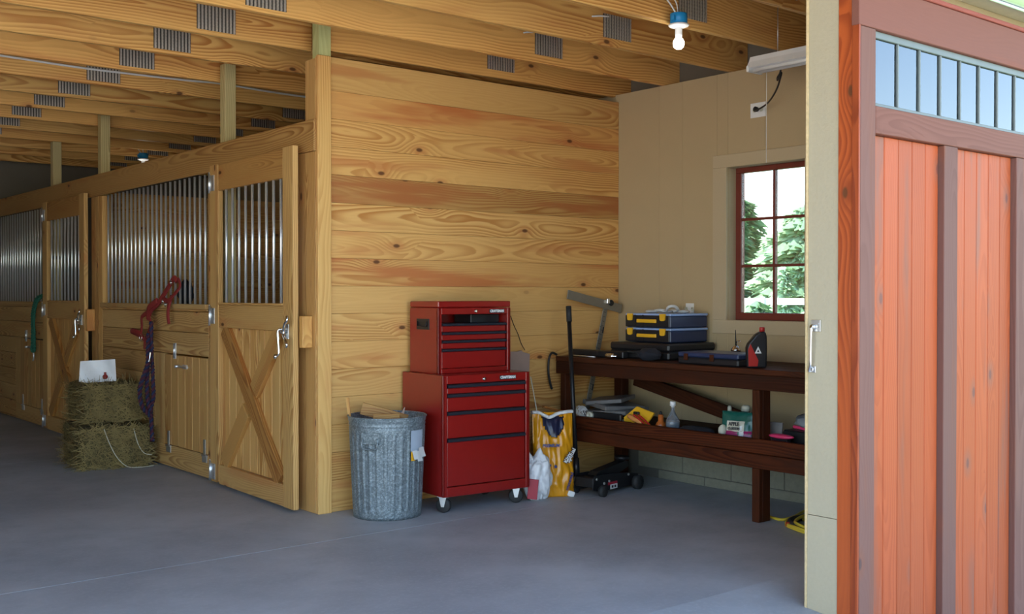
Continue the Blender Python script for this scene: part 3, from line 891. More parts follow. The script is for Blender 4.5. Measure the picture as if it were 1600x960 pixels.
MB().cyl((.445, .33, -.215), (.472, .33, -.215), .02, .016, 10).build('plug', 'black', fx)
tag(MB().cyl((2.36, -1.80, 2.945), (2.36, -1.80, 2.33), .0022, n=6).build('pull_string', 'white'), 'thin pull string hanging from the shop light before the window', 'string')

def outlet(name, y0, y1, z0, z1, label):
    r = empty(name, (XW, (y0 + y1) / 2, (z0 + z1) / 2), 0, label, 'outlet')
    MB().box((-.003, 0, 0), (.006, y1 - y0, z1 - z0), ch=.002).build('cover_plate', 'white', r)
    for dy in (-.03, .03):
        b = MB().lathe([(.016, 0), (.016, .003)], 14, (-.006, dy, 0), (-1, 0, 0))
        b.build('socket', 'cream', r)
        MB().box((-.0095, dy, .005), (.001, .003, .008)).box((-.0095, dy + .007, .005), (.001, .003, .008)).build('slot', 'black', r)
outlet('wall_outlet', -1.46, -1.325, 2.73, 2.835, 'white outlet plate high on the beige wall with black plug')
outlet('wall_outlet', -.79, -.71, 1.30, 1.385, 'white outlet plate low on the beige wall behind the organizers')

# ------------------------------------------------------------------ HAY BALES, BAG, HALTER, ROPES
def bale(name, loc, rz, L, W, H, seed, label, loose=()):
    r = empty(name, loc, rz, label, 'hay bale', 'stacked hay bales')
    rnd = random.Random(seed)
    bm = bmesh.new(); bmesh.ops.create_cube(bm, size=1)
    bmesh.ops.subdivide_edges(bm, edges=bm.edges, cuts=11, use_grid_fill=True)
    for v in bm.verts:
        p = v.co
        e = sorted(abs(c) for c in p)
        rd = .94 if e[1] > .47 else 1.0
        q = Vector((p.x * L, p.y * W, (p.z + .5) * H))
        nn = noise.noise_vector(q * 9 + Vector((seed, 0, 0))) * .02 + noise.noise_vector(q * 30) * .010
        tw = 1 - .03 * (abs(math.sin(p.x * math.pi * 3)) < .12)
        q = Vector((q.x * rd, q.y * rd * tw, H / 2 + (q.z - H / 2) * rd * tw)) + nn
        q.z = max(q.z, 0.001)
        v.co = q
    me = D.meshes.new('bale_body'); bm.to_mesh(me); bm.free(); me.materials.append(M['hay'])
    o = D.objects.new('bale_body', me); COL.objects.link(o); o.parent = r
    for i in range(3):
        pass
    vs, fs = [], []
    for k in range(4200):
        face = rnd.choice((0, 0, 1, 1, 2, 3))
        u, v = rnd.uniform(-.48, .48), rnd.uniform(.02, .98)
        if face == 0: p, nrm = Vector((u * L, -W / 2, v * H)), Vector((0, -1, 0))
        elif face == 1: p, nrm = Vector((-L / 2, u * W, v * H)), Vector((-1, 0, 0))
        elif face == 2: p, nrm = Vector((u * L, (v - .5) * W, H)), Vector((0, 0, 1))
        else: p, nrm = Vector((L / 2, u * W, v * H)), Vector((1, 0, 0))
        d = Vector((rnd.gauss(0, 1), rnd.gauss(0, 1), rnd.gauss(0, .6)))
        d -= nrm * d.dot(nrm) * .75; d.normalize()
        l = rnd.uniform(.03, .12); wv = nrm.cross(d).normalized() * rnd.uniform(.0012, .003)
        p0 = p + nrm * rnd.uniform(-.015, .018); p1 = p0 + d * l + nrm * rnd.uniform(-.008, .016)
        if p0.z < .004: p0.z = .004
        if p1.z < .004: p1.z = .004
        i = len(vs); vs += [p0 - wv, p0 + wv, p1 + wv * .6, p1 - wv * .6]; fs.append((i, i + 1, i + 2, i + 3))
    b = MB(); b.add(vs, fs); b.build('straw', 'straw', r, kind='stuff', recalc=False)
    for pts in loose:
        MB().tube(smooth_path(pts, 5), .0038, 5).build('twine', 'twine', r)
    return r
bd = math.atan2(-.32, .5)
hx, hy = Vector((-.566, 2.986, 0)), Vector((-.09, 2.69, 0))
def bale_at(front_a, ang, L, W, H, z, seed, label, loose=()):
    d = Vector((math.cos(ang), math.sin(ang), 0)); nrm = Vector((-d.y, d.x, 0))
    c = Vector(front_a) + d * L / 2 + nrm * W / 2
    return bale('hay_bale', (c.x, c.y, z), ang, L, W, H, seed, label, loose)
bale_at((-.66, 2.76, 0), R(-6), .575, .68, .355, 0, 3, 'lower hay bale resting on the concrete floor beside the stall front',
        ([(-.10, -.36, .34), (-.06, -.375, .22), (.0, -.375, .10), (.08, -.40, .02), (.2, -.40, .008), (.30, -.37, .008)], [(.14, -.35, .33), (.17, -.372, .20), (.22, -.37, .12), (.285, -.36, .10)]))
bale_at((-.575, 2.89, 0), R(-3), .49, .56, .325, .372, 5, 'upper hay bale of the stack carrying a white bag')
b = MB()
bg_ = empty('feed_bag', (-.40, 3.10, .702), R(-20), 'small white plastic bag on top of the hay bales', 'bag')
vs = []; N, K = 10, 8
for i in range(N + 1):
    for k in range(K + 1):
        u, v = i / N - .5, k / K
        vs.append((u * (.30 - .02 * v), .05 * v + .012 * math.sin(u * 9 + v * 4) , v * .185 + .012 * u))
for i in range(N + 1):
    for k in range(K + 1):
        u, v = i / N - .5, k / K
        vs.append((u * (.30 - .02 * v), .05 * v + .012 * math.sin(u * 9 + v * 4) + .006 + .045 * (1 - v) * (1 - (2 * u) ** 2), v * .185 + .012 * u))
q = (N + 1) * (K + 1); fs = []
for i in range(N):
    for k in range(K):
        a = i * (K + 1) + k
        fs.append((a, a + K + 1, a + K + 2, a + 1)); fs.append((q + a, q + a + 1, q + a + K + 2, q + a + K + 1))
b.add(vs, fs, True); b.build('bag_film', 'whitebag', bg_)
MB().lathe([(.0, 0), (.022, .0), (.022, .002), (0, .002)], 12, (.06, -.012, .045), (0, -1, .2), caps=False).box((.06, -.013, .075), (.02, .003, .02)).build('red_mark', 'redstrap', bg_)

# halter of red webbing hung on the bars
ha = empty('halter', (-.06, 2.6, 1.35), 0, 'red webbing horse halter hooked over the stall bars', 'halter')
def strap(pts, parent=ha, m='redstrap', r=.013):
    return MB().tube(smooth_path([(p[0] + .06, p[1] - 2.6, p[2] - 1.35) for p in pts], 5), r * 1.3, 8, flat=(.35, 1.0)).build('strap', m, parent)
strap([(-.03, 2.28, 1.56), (-.04, 2.32, 1.585), (-.05, 2.40, 1.52), (-.055, 2.50, 1.45), (-.06, 2.60, 1.385), (-.07, 2.72, 1.33), (-.07, 2.80, 1.26)], r=.02)
strap([(-.03, 2.26, 1.58), (-.03, 2.22, 1.52), (-.05, 2.30, 1.45), (-.06, 2.40, 1.40), (-.06, 2.50, 1.42)], r=.016)
strap([(-.05, 2.34, 1.44), (-.06, 2.38, 1.36), (-.06, 2.40, 1.28), (-.055, 2.39, 1.21)], r=.016)
strap([(-.07, 2.72, 1.33), (-.075, 2.92, 1.27), (-.075, 2.95, 1.24), (-.08, 2.93, 1.18), (-.08, 2.95, 1.12)], r=.016)
strap([(-.07, 2.80, 1.28), (-.075, 2.74, 1.20), (-.08, 2.79, 1.12), (-.08, 2.86, 1.05), (-.08, 2.87, .985)], r=.018)
strap([(-.08, 3.19, 1.13), (-.095, 3.10, 1.135), (-.09, 2.98, 1.12), (-.08, 2.90, 1.08)], r=.018)
strap([(-.08, 3.19, 1.13), (-.06, 3.12, 1.11), (-.06, 3.0, 1.09), (-.08, 2.88, 1.07)], r=.016)
strap([(-.07, 2.60, 1.40), (-.08, 2.68, 1.37), (-.08, 2.78, 1.33), (-.07, 2.82, 1.24)], r=.022)
MB().tube([(-.03, .33 + .028 * math.cos(t * math.pi / 8), -.27 + .028 * math.sin(t * math.pi / 8)) for t in range(16)], .004, 6, True).build('buckle', 'chrome', ha)
for (yy, zz) in ((-.10, .045), (-.16, .02), (-.28, .20)):
    MB().tube([(-.005, yy + .014 * math.cos(t * math.pi / 6), zz + .014 * math.sin(t * math.pi / 6)) for t in range(12)], .004, 6, True).build('ring', 'chrome', ha)
bc = MB().blob((.10, 2.42, 1.47), (.035, .15, .10), .25, 2.2, 3, 4, squash=.095)
tag(bc.build('saddle_pad', 'shadowfelt'), 'dark cloth bunched behind the bars at the red halter', 'cloth')
lr = empty('lead_rope', (0, 0, 0), 0, 'navy and maroon lead rope looped below the red halter', 'rope')
X_ = -.085
twisted([(X_, 2.70, 1.22), (-.09, 2.68, 1.0), (-.092, 2.65, .75), (-.092, 2.64, .59), (-.115, 2.64, .50), (-.112, 2.64, .40), (-.103, 2.64, .22)], .020, ('rope_blue', 'rope_red'), lr)
twisted([(-.10, 2.72, 1.12), (-.12, 2.68, 1.0), (-.14, 2.64, .85), (-.147, 2.64, .70), (-.14, 2.64, .56), (-.122, 2.635, .46)], .020, ('rope_blue', 'rope_red'), lr)
twisted([(-.139, 2.625, .89), (-.166, 2.62, .813), (-.204, 2.62, .707), (-.215, 2.62, .612), (-.189, 2.62, .508), (-.12, 2.62, .43)], .020, ('rope_blue', 'rope_red'), lr)
MB().tube(smooth_path([(-.12, 2.63, .97), (-.125, 2.63, .93), (-.138, 2.625, .885)], 4), .008, 8).build('snap_hook', 'chrome', lr)
gr = empty('green_rope', (0, 0, 0), 0, 'green lead rope hung over the ledge of the far stall front', 'rope')
twisted([(.02, 5.98, 1.42), (-.02, 6.06, 1.44), (-.055, 6.12, 1.40), (-.06, 6.21, 1.30), (-.06, 6.25, 1.20), (-.06, 6.25, 1.0), (-.06, 6.26, .86)], .02, ('rope_green', 'rope_green'), gr)
twisted([(-.04, 6.0, 1.43), (-.06, 6.09, 1.37), (-.065, 6.17, 1.24), (-.065, 6.17, 1.0), (-.065, 6.17, .86), (-.065, 6.215, .83), (-.065, 6.26, .86)], .02, ('rope_green', 'rope_green'), gr)
MB().tube(smooth_path([(-.065, 6.2, .83), (-.065, 6.19, .78), (-.065, 6.20, .74), (-.065, 6.22, .73)], 4), .01, 8).build('snap_hook', 'zinc', gr)

# ------------------------------------------------------------------ GALVANISED CAN
tc_ = empty('trash_can', (.36, -.27, 0), 0, 'dented galvanised metal trash can full of scrap wood by the red cabinet', 'trash can')
def wob(r, z, a):
    if .05 < z < .565:
        k = min(1, (z - .05) / .02, (.565 - z) / .03)
        s = math.sin(a * 28)
        return r - k * .0055 * (1 - max(-1, min(1, s * 2.2))) / 1
    return r
prof = [(.215, .004), (.222, .0), (.224, .02), (.224, .045)]
for k in range(13): 
    z = .055 + .51 * k / 12; prof.append((.224 + .030 * (z / .66), z))
prof += [(.249, .575), (.251, .585), (.247, .592), (.2505, .60), (.2525, .61), (.249, .618), (.2545, .63), (.256, .652)]
b = MB().lathe(prof, 168, wob=wob, caps=False)
inner = [(.252, .652), (.244, .60), (.222, .06), (.214, .02)]
b.lathe(inner, 48, caps=False)
b.lathe([(.001, .006), (.216, .006)], 48, caps=False).lathe([(.001, .022), (.216, .022)], 48, caps=False)
b.build('can_body', 'galv', tc_)
MB().tube([(.257 * math.cos(2 * math.pi * t / 48), .257 * math.sin(2 * math.pi * t / 48), .656) for t in range(48)], .0055, 8, True).build('rim', 'galv', tc_)
def onside(az, rr, z): return Vector((rr * math.cos(az), rr * math.sin(az), z))
for az in (R(-148), R(32)):
    t = Vector((-math.sin(az), math.cos(az), 0)); o_ = Vector((math.cos(az), math.sin(az), 0))
    c = onside(az, .245, .50)
    b = MB()
    rot = Matrix((t, o_, Vector((0, 0, 1)))).transposed()
    b.box(c + Vector((0, 0, .03)) + o_ * .004, (.13, .012, .075), rot, ch=.004)
    b.tube(smooth_path([c + t * .05 + o_ * .012 + Vector((0, 0, .03)), c + t * .055 + o_ * .02 + Vector((0, 0, -.01)), c + t * .04 + o_ * .022 + Vector((0, 0, -.035)), c - t * .04 + o_ * .022 + Vector((0, 0, -.035)), c - t * .055 + o_ * .02 + Vector((0, 0, -.01)), c - t * .05 + o_ * .012 + Vector((0, 0, .03))], 4), .006, 8)
    b.build('handle', 'galv', tc_)
# torn label
az0 = R(-73)
b = MB(); vs = []; fs = []
nu, nv = 8, 8
for i in range(nu + 1):
    for k in range(nv + 1):
        u, v = i / nu, k / nv
        az = az0 + (u - .5) * .46
        z = .575 - v * (.135 + .04 * (u > .5))
        vs.append(onside(az, .2275 + .030 * (z / .66) + .003, z))
for i in range(nu):
    for k in range(nv):
        a = i * (nv + 1) + k; fs.append((a, a + 1, a + nv + 2, a + nv + 1))
b.add(vs, fs, True); b.build('sticker', 'bluesticker', tc_)
b = MB()
for (da, z0, z1, wd_) in ((-.12, .445, .39, .02), (.02, .44, .375, .025), (.14, .46, .40, .03)):
    t = Vector((-math.sin(az0 + da), math.cos(az0 + da), 0)); o_ = onside(az0 + da, 1, 0)
    p = onside(az0 + da, .256, z0); q_ = onside(az0 + da, .275, z1)
    b.add([p - t * wd_, p + t * wd_, q_ + t * wd_, q_ - t * wd_], [(0, 1, 2, 3)])
    b.add([p - t * wd_ + o_ * .001, p + t * wd_ + o_ * .001, q_ + t * wd_ + o_ * .001, q_ - t * wd_ + o_ * .001], [(0, 1, 2, 3)])
b.build('torn_flap', 'paper', tc_)
t = Vector((-math.sin(az0 - .14), math.cos(az0 - .14), 0)); p = onside(az0 - .16, .2555, .41)
MB().add([p - t * .018 + Vector((0, 0, -.03)), p + t * .018 + Vector((0, 0, -.03)), p + t * .018 + Vector((0, 0, .03)), p - t * .018 + Vector((0, 0, .03))], [(0, 1, 2, 3)]).build('yellow_flap', 'yellow', tc_)
# scrap wood in the can
def stick(name, p, q_, wdt, th, m, label, color=None, cat='scrap wood'):
    p, q_ = Vector(p), Vector(q_); d = q_ - p
    x = d.normalized(); y = Vector((0, 0, 1)).cross(x)
    if y.length < .05: y = Vector((0, 1, 0))
    y.normalize(); z = x.cross(y)
    o = MB().box((0, 0, 0), (d.length, th, wdt), ch=.002).build(name, m)
    mt = Matrix((x, y, z)).transposed().to_4x4(); mt.translation = (p + q_) / 2
    o.matrix_world = mt
    if color: o.color = (*color, 1)
    return tag(o, label, cat, 'scrap wood in the trash can')
stick('scrap_stick', (.205, -.17, .04), (.16, -.10, .77), .022, .01, 'pine', 'thin upright scrap stick poking out of the trash can edge', (.9, .85, .75))
stick('scrap_board', (.30, -.30, .16), (.50, -.28, .69), .08, .015, 'pine', 'broken scrap board lying across the top of the trash can', (.55, .5, .4)).matrix_world = Matrix.Translation((.37, -.22, .655)) @ Matrix.Rotation(R(-35), 4, 'Z') @ Matrix.Rotation(R(16), 4, 'Y') @ Matrix.Diagonal((.55, 1, 1, 1))
stick('scrap_block', (.26, -.30, .50), (.36, -.33, .66), .07, .02, 'pine', 'short pale scrap block inside the can by the near rim', (.7, .65, .55)).matrix_world = Matrix.Translation((.335, -.30, .64)) @ Matrix.Rotation(R(-35), 4, 'Z') @ Matrix.Diagonal((.9, 1, .8, 1))
tag(MB().blob((.40, -.28, .45), (.19, .19, .17), .3, 2.5, 3, 9).build('scrap_heap', 'brownwood', kind='stuff'), 'heap of wood offcuts filling the trash can', 'scrap')
o = MB().add([(.44, -.27, .62), (.475, -.285, .63), (.485, -.29, .705)], [(0, 1, 2)]).add([(.441, -.273, .62), (.476, -.288, .63), (.486, -.293, .705)], [(0, 2, 1)])
tag(o.build('wood_splinter', 'cardboard'), 'brown triangular splinter standing up in the trash can', 'scrap wood', 'scrap wood in the trash can')

# ------------------------------------------------------------------ RED TOOL CABINET AND CHEST
def drawer_face(parent, x0, x1, z0, z1, y, strip_h=.018, name='drawer'):
    b = MB().box(((x0 + x1) / 2, y + .011, (z0 + z1 - strip_h) / 2), (x1 - x0, .022, z1 - z0 - strip_h), ch=.003)
    o = b.build(name, 'red', parent)
    b = MB()
    n = 8; poly = [(0.0, -.5), (-.012, -.42), (-.015, -.1), (-.012, .3), (-.004, .5), (.012, .5), (.012, -.5)]
    m_ = len(poly)
    vs = [(x0, y + p[0], z1 - strip_h / 2 + p[1] * strip_h) for p in poly] + [(x1, y + p[0], z1 - strip_h / 2 + p[1] * strip_h) for p in poly]
    b.add(vs, [tuple(range(m_)), tuple(range(m_, 2 * m_))[::-1]] + [(i, m_ + i, m_ + (i + 1) % m_, (i + 1) % m_) for i in range(m_)])
    lab(b.build('pull_strip', 'strip', o), 'black pull strip along the drawer top')
    return o
def logo(parent, x, y, z, s):
    p = MB().box((x, y - .0012, z), (s * 5.3, .0024, s * 1.05), ch=.0005).build('logo_plate', 'strip', parent)
    text('lettering', 'CRAFTSMAN', s * .98, 'white', p, (x, y - .0032, z), (R(90), 0, 0), ext=.0008, bold=.0012, sx=.86)
def lock(parent, x, y, z):
    b = MB().lathe([(.012, 0), (.0125, .004), (.010, .008)], 18, (x, y, z), (0, -1, 0)); b.box((x, y - .0085, z), (.0025, .002, .011))
    b.build('lock', 'chrome', parent)

cw, cd, cz0, cz1 = .712, .528, .112, .916
tcb = empty('tool_cabinet', (.627, -.527, 0), R(-3.6), 'large red rolling tool cabinet on casters beside the trash can', 'tool cabinet')
T = .02; fr = .034
b = MB()
H_ = cz1 - cz0
b.box((T / 2, cd / 2, cz0 + H_ / 2), (T, cd, H_), ch=.004)
b.box((cw - T / 2, cd / 2, cz0 + H_ / 2), (T, cd, H_), ch=.004)
b.box((cw / 2, cd - T / 2, cz0 + H_ / 2), (cw - 2 * T, T, H_))
b.box((cw / 2, cd / 2 , cz1 - .003), (cw - .002, cd - .002, .006), ch=.002)
b.box((cw / 2, cd / 2, cz0 + .012), (cw - .004, cd - .004, .018))
b.box((fr / 2, .011, cz0 + H_ / 2), (fr, .022, H_ - .001), ch=.004)
b.box((cw - fr / 2, .011, cz0 + H_ / 2), (fr, .022, H_ - .001), ch=.004)
b.box((cw / 2, .011, cz1 - .028), (cw - 2 * fr + .004, .0215, .056), ch=.003)
b.box((cw / 2, .011, cz0 + .032), (cw - 2 * fr + .004, .0215, .064), ch=.003)
b.build('cabinet_body', 'red', tcb)
MB().box((cw / 2, .04, cz0 + H_ / 2), (cw - 2 * T, .01, H_ - .05)).build('drawer_well', 'black', tcb)
ztop = cz1
for a, b2 in ((.060, .121), (.123, .238), (.241, .416), (.419, .735)):
    drawer_face(tcb, fr + .004, cw - fr - .008, ztop - b2, ztop - a, .004, .024)
logo(tcb, cw * .735, -.001, ztop - .030, .026); lock(tcb, cw * .46, -.001, ztop - .032)
def caster(x, y, rot, fixed=False):
    c = D.objects.new('caster', None); COL.objects.link(c); c.parent = tcb; c.location = (x, y, 0); c.rotation_euler = (0, 0, rot); c.empty_display_size = .02
    MB().lathe([(.016, -.016), (.044, -.017), (.050, -.012), (.050, .012), (.044, .017), (.016, .016)], 24, (0, 0, .0505), (1, 0, 0)).build('wheel', 'rubber', c)
    b = MB()
    for sx in (-1, 1):
        b.prism([(-.028, .112), (.028, .112), (.010, .040), (-.010, .040)], -.002, .002, Matrix.Translation((sx * .021, 0, 0)) @ Matrix(((0, 0, 1, 0), (1, 0, 0, 0), (0, 1, 0, 0), (0, 0, 0, 1))))
    b.box((0, 0, .108), (.06, .07, .006), ch=.001).cyl((-.028, 0, .0505), (.028, 0, .0505), .007, n=10)
    b.build('fork', 'zinc', c)
caster(.05, .07, R(35)); caster(cw - .07, .07, R(60)); caster(.06, cd - .07, R(10)); caster(cw - .07, cd - .07, R(10))

w2, d2, h2 = .622, .345, .490
tch = empty('tool_chest', (.70, -.372, .9165), R(-.8), 'smaller red tool chest with an open top bay standing on the rolling cabinet', 'tool chest')
b = MB(); fr = .030
b.box((T / 2, d2 / 2, (h2 - .045) / 2), (T, d2, h2 - .045), ch=.003).box((w2 - T / 2, d2 / 2, (h2 - .045) / 2), (T, d2, h2 - .045), ch=.003)
b.box((w2 / 2, d2 - T / 2, (h2 - .045) / 2), (w2 - 2 * T, T, h2 - .045)).box((w2 / 2, d2 / 2, .008), (w2 - 2 * T, d2 - .01, .016))
b.box((fr / 2, .011, (h2 - .046) / 2), (fr, .022, h2 - .047), ch=.003).box((w2 - fr / 2, .011, (h2 - .046) / 2), (fr, .022, h2 - .047), ch=.003)
b.box((w2 / 2, .011, h2 - .0675), (w2 - 2 * fr + .004, .0215, .043), ch=.003).box((w2 / 2, .011, .016), (w2 - 2 * fr + .004, .0215, .032), ch=.003)
b.build('chest_body', 'red', tch)
MB().box((w2 / 2, d2 / 2, h2 - .021), (w2, d2 + .002, .042), ch=.006).build('lid', 'red', tch)
MB().box((w2 / 2, .045, (h2 - .17) / 2), (w2 - 2 * T, .01, h2 - .19)).build('drawer_well', 'black', tch)
MB().box((w2 / 2, d2 / 2, h2 - .156), (w2 - 2 * T, d2 - .03, .004)).build('bay_floor', 'red_in', tch)
MB().box((w2 * .745, .19, h2 - .122), (w2 * .40, .20, .062), ch=.004).build('bay_divider', 'black', tch)
for a, b2 in ((.150, .208), (.210, .264), (.266, .322), (.324, .455)):
    drawer_face(tch, fr + .003, w2 - fr - .014, h2 - b2, h2 - a, .004, .019)
logo(tch, w2 * .80, -.001, h2 - .070, .025); lock(tch, w2 * .505, -.001, h2 - .069)
hd = D.objects.new('side_handle', None); COL.objects.link(hd); hd.parent = tch; hd.empty_display_size = .02
b = MB().box((-.002, .18, .333), (.006, .15, .074), ch=.002)
b.build('handle_cup', 'black', hd)
MB().tube([(-.012, .125, .352), (-.012, .125, .32), (-.012, .235, .32), (-.012, .235, .352)], .005, 6).build('handle_bail', 'blackmetal', hd)

# cardboard and wire behind the cabinet
cbd = MB().prism([(1.30, .0), (1.775, .0), (1.775, .70), (1.785, 1.0), (1.72, 1.015), (1.70, 1.03), (1.66, 1.022), (1.30, 1.035)], 0, .006, Matrix(((1, 0, 0, 0), (0, 0, 1, 0), (0, 1, 0, 0), (0, 0, 0, 1))))
o = cbd.build('cardboard_sheet', 'cardboard'); o.location = (.02, -.02, 0); tag(o, 'mauve brown cardboard sheet leaning on the wall behind the tool cabinet', 'cardboard')
tag(MB().tube(smooth_path([(1.64, .008, 1.29), (1.67, .006, 1.22), (1.71, .005, 1.15), (1.74, .004, 1.08), (1.765, -.01, 1.03)], 5), .0025, 6).build('thin_wire', 'blackmetal'), 'thin dark wire hanging on the plank wall beside the tool chest', 'wire')

# ------------------------------------------------------------------ BAGS BESIDE THE CABINET
def pouch(name, loc, rz, W, H, dep, m, parent=None, lean=.0, hole=None, nu=28, nv=30, seed=0, wrinkle=.010, taper=.0, thick=.002):
    b = MB(); vs = []; fs = []
    def pt(u, v, side):
        hw = W / 2 * (1 - taper * v)
        bulge = dep * (math.sin(min(1, max(0, v * .97 + .03)) * math.pi) ** .5 * .35 + .65 * (1 - v) ** .6) * max(0, 1 - abs(2 * u) ** 2.6) ** .6
        x = 2 * u * hw; y = side * bulge / 2; z = v * H
        nn = noise.noise_vector(Vector((u * 7 + seed, v * 5, side * 3 + seed)))
        k = wrinkle * (1 - abs(2 * u) ** 4)
        ripple = math.sin((u * 1.2 + v * .5) * 17 + nn.x * 6) * wrinkle * .40
        return (x + nn.x * k * .6, y + side * (nn.y * k + ripple * (side < 0)) + lean * v, max(0.001, z + nn.z * k * .6))
    idx = {}
    for side in (-1, 1):
        for i in range(nu + 1):
            for k in range(nv + 1):
                u, v = i / nu - .5, k / nv
                idx[(side, i, k)] = len(vs); vs.append(pt(u, v, side))
    for side in (-1, 1):
        for i in range(nu):
            for k in range(nv):
                u, v = (i + .5) / nu - .5, (k + .5) / nv
                if hole and side < 0 and hole(u, v): continue
                q = (idx[(side, i, k)], idx[(side, i + 1, k)], idx[(side, i + 1, k + 1)], idx[(side, i, k + 1)])
                fs.append(q if side < 0 else q[::-1])
    for k in range(nv):
        for i in (0, nu):
            q = (idx[(-1, i, k)], idx[(-1, i, k + 1)], idx[(1, i, k + 1)], idx[(1, i, k)])
            fs.append(q if i == 0 else q[::-1])
    for i in range(nu):
        fs.append((idx[(-1, i, 0)], idx[(1, i, 0)], idx[(1, i + 1, 0)], idx[(-1, i + 1, 0)]))
    b.add(vs, fs, True)
    o = b.build(name, m, parent, recalc=False)
    md = o.modifiers.new('solid', 'SOLIDIFY'); md.thickness = thick; md.offset = -1
    return o, pt
yb_ = empty('litter_bag', (1.655, -.47, 0), R(-24), 'yellow plastic bag with blue print and a cut out front, beside the red cabinet', 'bag')
hole = lambda u, v: v > .70 and (abs(u - .0) / .27) ** 2.4 + ((v - 1.0) / .29) ** 2 < 1
yo, ypt = pouch('bag_film', None, 0, .30, .60, .17, 'yellowbag', yb_, lean=.05, hole=hole, seed=3, wrinkle=.016, nu=36, nv=44)
io, ipt = pouch('inner_bag', None, 0, .27, .565, .11, 'darkbag', yb_, lean=.06, seed=8, wrinkle=.012)
pts = [ypt(-.5 + i / 12, 1.0, -1) for i in range(13)]
MB().tube(smooth_path([(p[0] * 1.03, p[1] - .012 + .03 * abs(p[0]), p[2] - .035 * math.exp(-((p[0] + .02) / .06) ** 2) + .0) for p in pts], 3), .016, 8, flat=(1.2, .8)).build('rolled_hem', 'white', yb_)
text('lettering', 'PREMIUM', .030, 'blueprint', yb_, (-.055, -.097, .375), (R(86), 0, R(-4)), ext=.002, bold=.0012, shear=.15)
text('lettering', 'Special', .040, 'black', yb_, (.098, -.089, .30), (R(86), R(-62), R(10)), ext=.002, bold=.0042)
text('lettering', 'Special', .040, 'white', yb_, (.098, -.0925, .30), (R(86), R(-62), R(10)), ext=.002, bold=.0008)
text('lettering', 'Kitty', .040, 'black', yb_, (.070, -.096, .285), (R(86), R(-62), R(6)), ext=.002, bold=.0042)
text('lettering', 'Kitty', .040, 'white', yb_, (.070, -.0995, .285), (R(86), R(-62), R(6)), ext=.002, bold=.0008)
text('lettering', 'unscented', .032, 'blueprint', yb_, (.085, -.097, .115), (R(86), R(-70), R(6)), ext=.002, bold=.001)
for k, (dx, dz) in enumerate(((-.11, .245), (-.065, .235), (-.02, .225))):
    MB().lathe([(.011, 0), (.011, .003)], 14, (dx, -.098, dz), (0, -1, .1)).build('print_dot', 'blueprint', yb_)
MB().box((.105, -.07, .02), (.05, .02, .04), Matrix.Rotation(R(20), 3, 'Y'), ch=.006).build('bag_corner', 'white', yb_)
# stick in the bag, strip of wood behind
tag(MB().cyl((1.60, -.40, .40), (1.525, -.36, .86), .004, n=6).build('thin_dowel', 'twine'), 'thin pale dowel sticking out of the yellow bag', 'stick')
o = board('wood_offcut', (-.20, -.01, -.02), (.20, .01, .02), 'pine', None, 'x', color=(.7, .5, .35)); o.location = (1.99, -.22, .555); o.rotation_euler = (R(0), R(16), R(-12)); tag(o, 'short orange brown wood offcut behind the yellow bag', 'scrap wood')
wb = empty('grocery_bag', (1.47, -.50, 0), R(-15), 'crumpled white plastic bag with red print between cabinet and yellow bag', 'bag')
b = MB()
b.blob((0, 0, .15), (.105, .08, .18), .26, 1.7, 5, 2, squash=.149)
b.build('bag_film', 'whitebag', wb)
b = MB()
vs = []
for k in range(9):
    v = k / 8
    for i in range(7):
        u = i / 6 - .5
        vs.append((-.085 + u * .09 * (1 - v * .6) + .02 * math.sin(v * 5), .0 + .012 * math.sin(u * 8 + v * 6), .22 + v * .19))
fs = [(k * 7 + i, k * 7 + i + 1, (k + 1) * 7 + i + 1, (k + 1) * 7 + i) for k in range(8) for i in range(6)]
b.add(vs, fs, True); o = b.build('bag_handle', 'whitebag', wb); md = o.modifiers.new('s', 'SOLIDIFY'); md.thickness = .003
MB().box((-.075, -.083, .09), (.07, .012, .14), Matrix.Rotation(R(6), 3, 'Y') @ Matrix.Rotation(R(-28), 3, 'Z'), ch=.003).build('red_print', 'jackred', wb)

# ------------------------------------------------------------------ FLOOR JACK
jk = empty('floor_jack', (1.80, -.62, 0), R(9), 'black floor jack with a red and white sticker under the workbench end', 'jack')
b = MB()
for sy in (-.085, .085):
    b.prism([(.0, .05), (.10, .03), (.50, .03), (.56, .045), (.56, .11), (.46, .125), (.16, .15), (.02, .15)], -.004, .004, Matrix.Translation((0, sy, 0)) @ Matrix(((1, 0, 0, 0), (0, 0, 1, 0), (0, 1, 0, 0), (0, 0, 0, 1))))
b.box((.06, 0, .10), (.10, .16, .07), ch=.004).box((.5, 0, .07), (.08, .16, .05), ch=.004).cyl((.12, 0, .10), (.40, 0, .09), .035, n=14)
b.build('jack_frame', 'blackmetal', jk)
MB().prism([(.10, .14), (.14, .165), (.46, .205), (.50, .20), (.50, .16), (.40, .13), (.2, .11)], -.04, .04, Matrix(((1, 0, 0, 0), (0, 0, 1, 0), (0, 1, 0, 0), (0, 0, 0, 1)))).build('lift_arm', 'blackmetal', jk)
MB().lathe([(.02, 0), (.05, .008), (.055, .02), (.055, .032), (.045, .03)], 18, (.475, 0, .205)).build('saddle', 'blackmetal', jk)
for (x, y, r_) in ((.07, -.125, .04), (.07, .125, .04)):
    MB().lathe([(.01, -.016), (r_, -.016), (r_, .016), (.01, .016)], 20, (x, y, r_), (0, 1, 0)).build('wheel', 'rubber', jk)
for (x, y, r_) in ((.50, -.125, .052), (.50, .125, .052)):
    MB().lathe([(.01, -.02), (r_, -.02), (r_, .02), (.01, .02)], 20, (x, y, r_), (0, 1, 0)).build('wheel', 'rubber', jk)
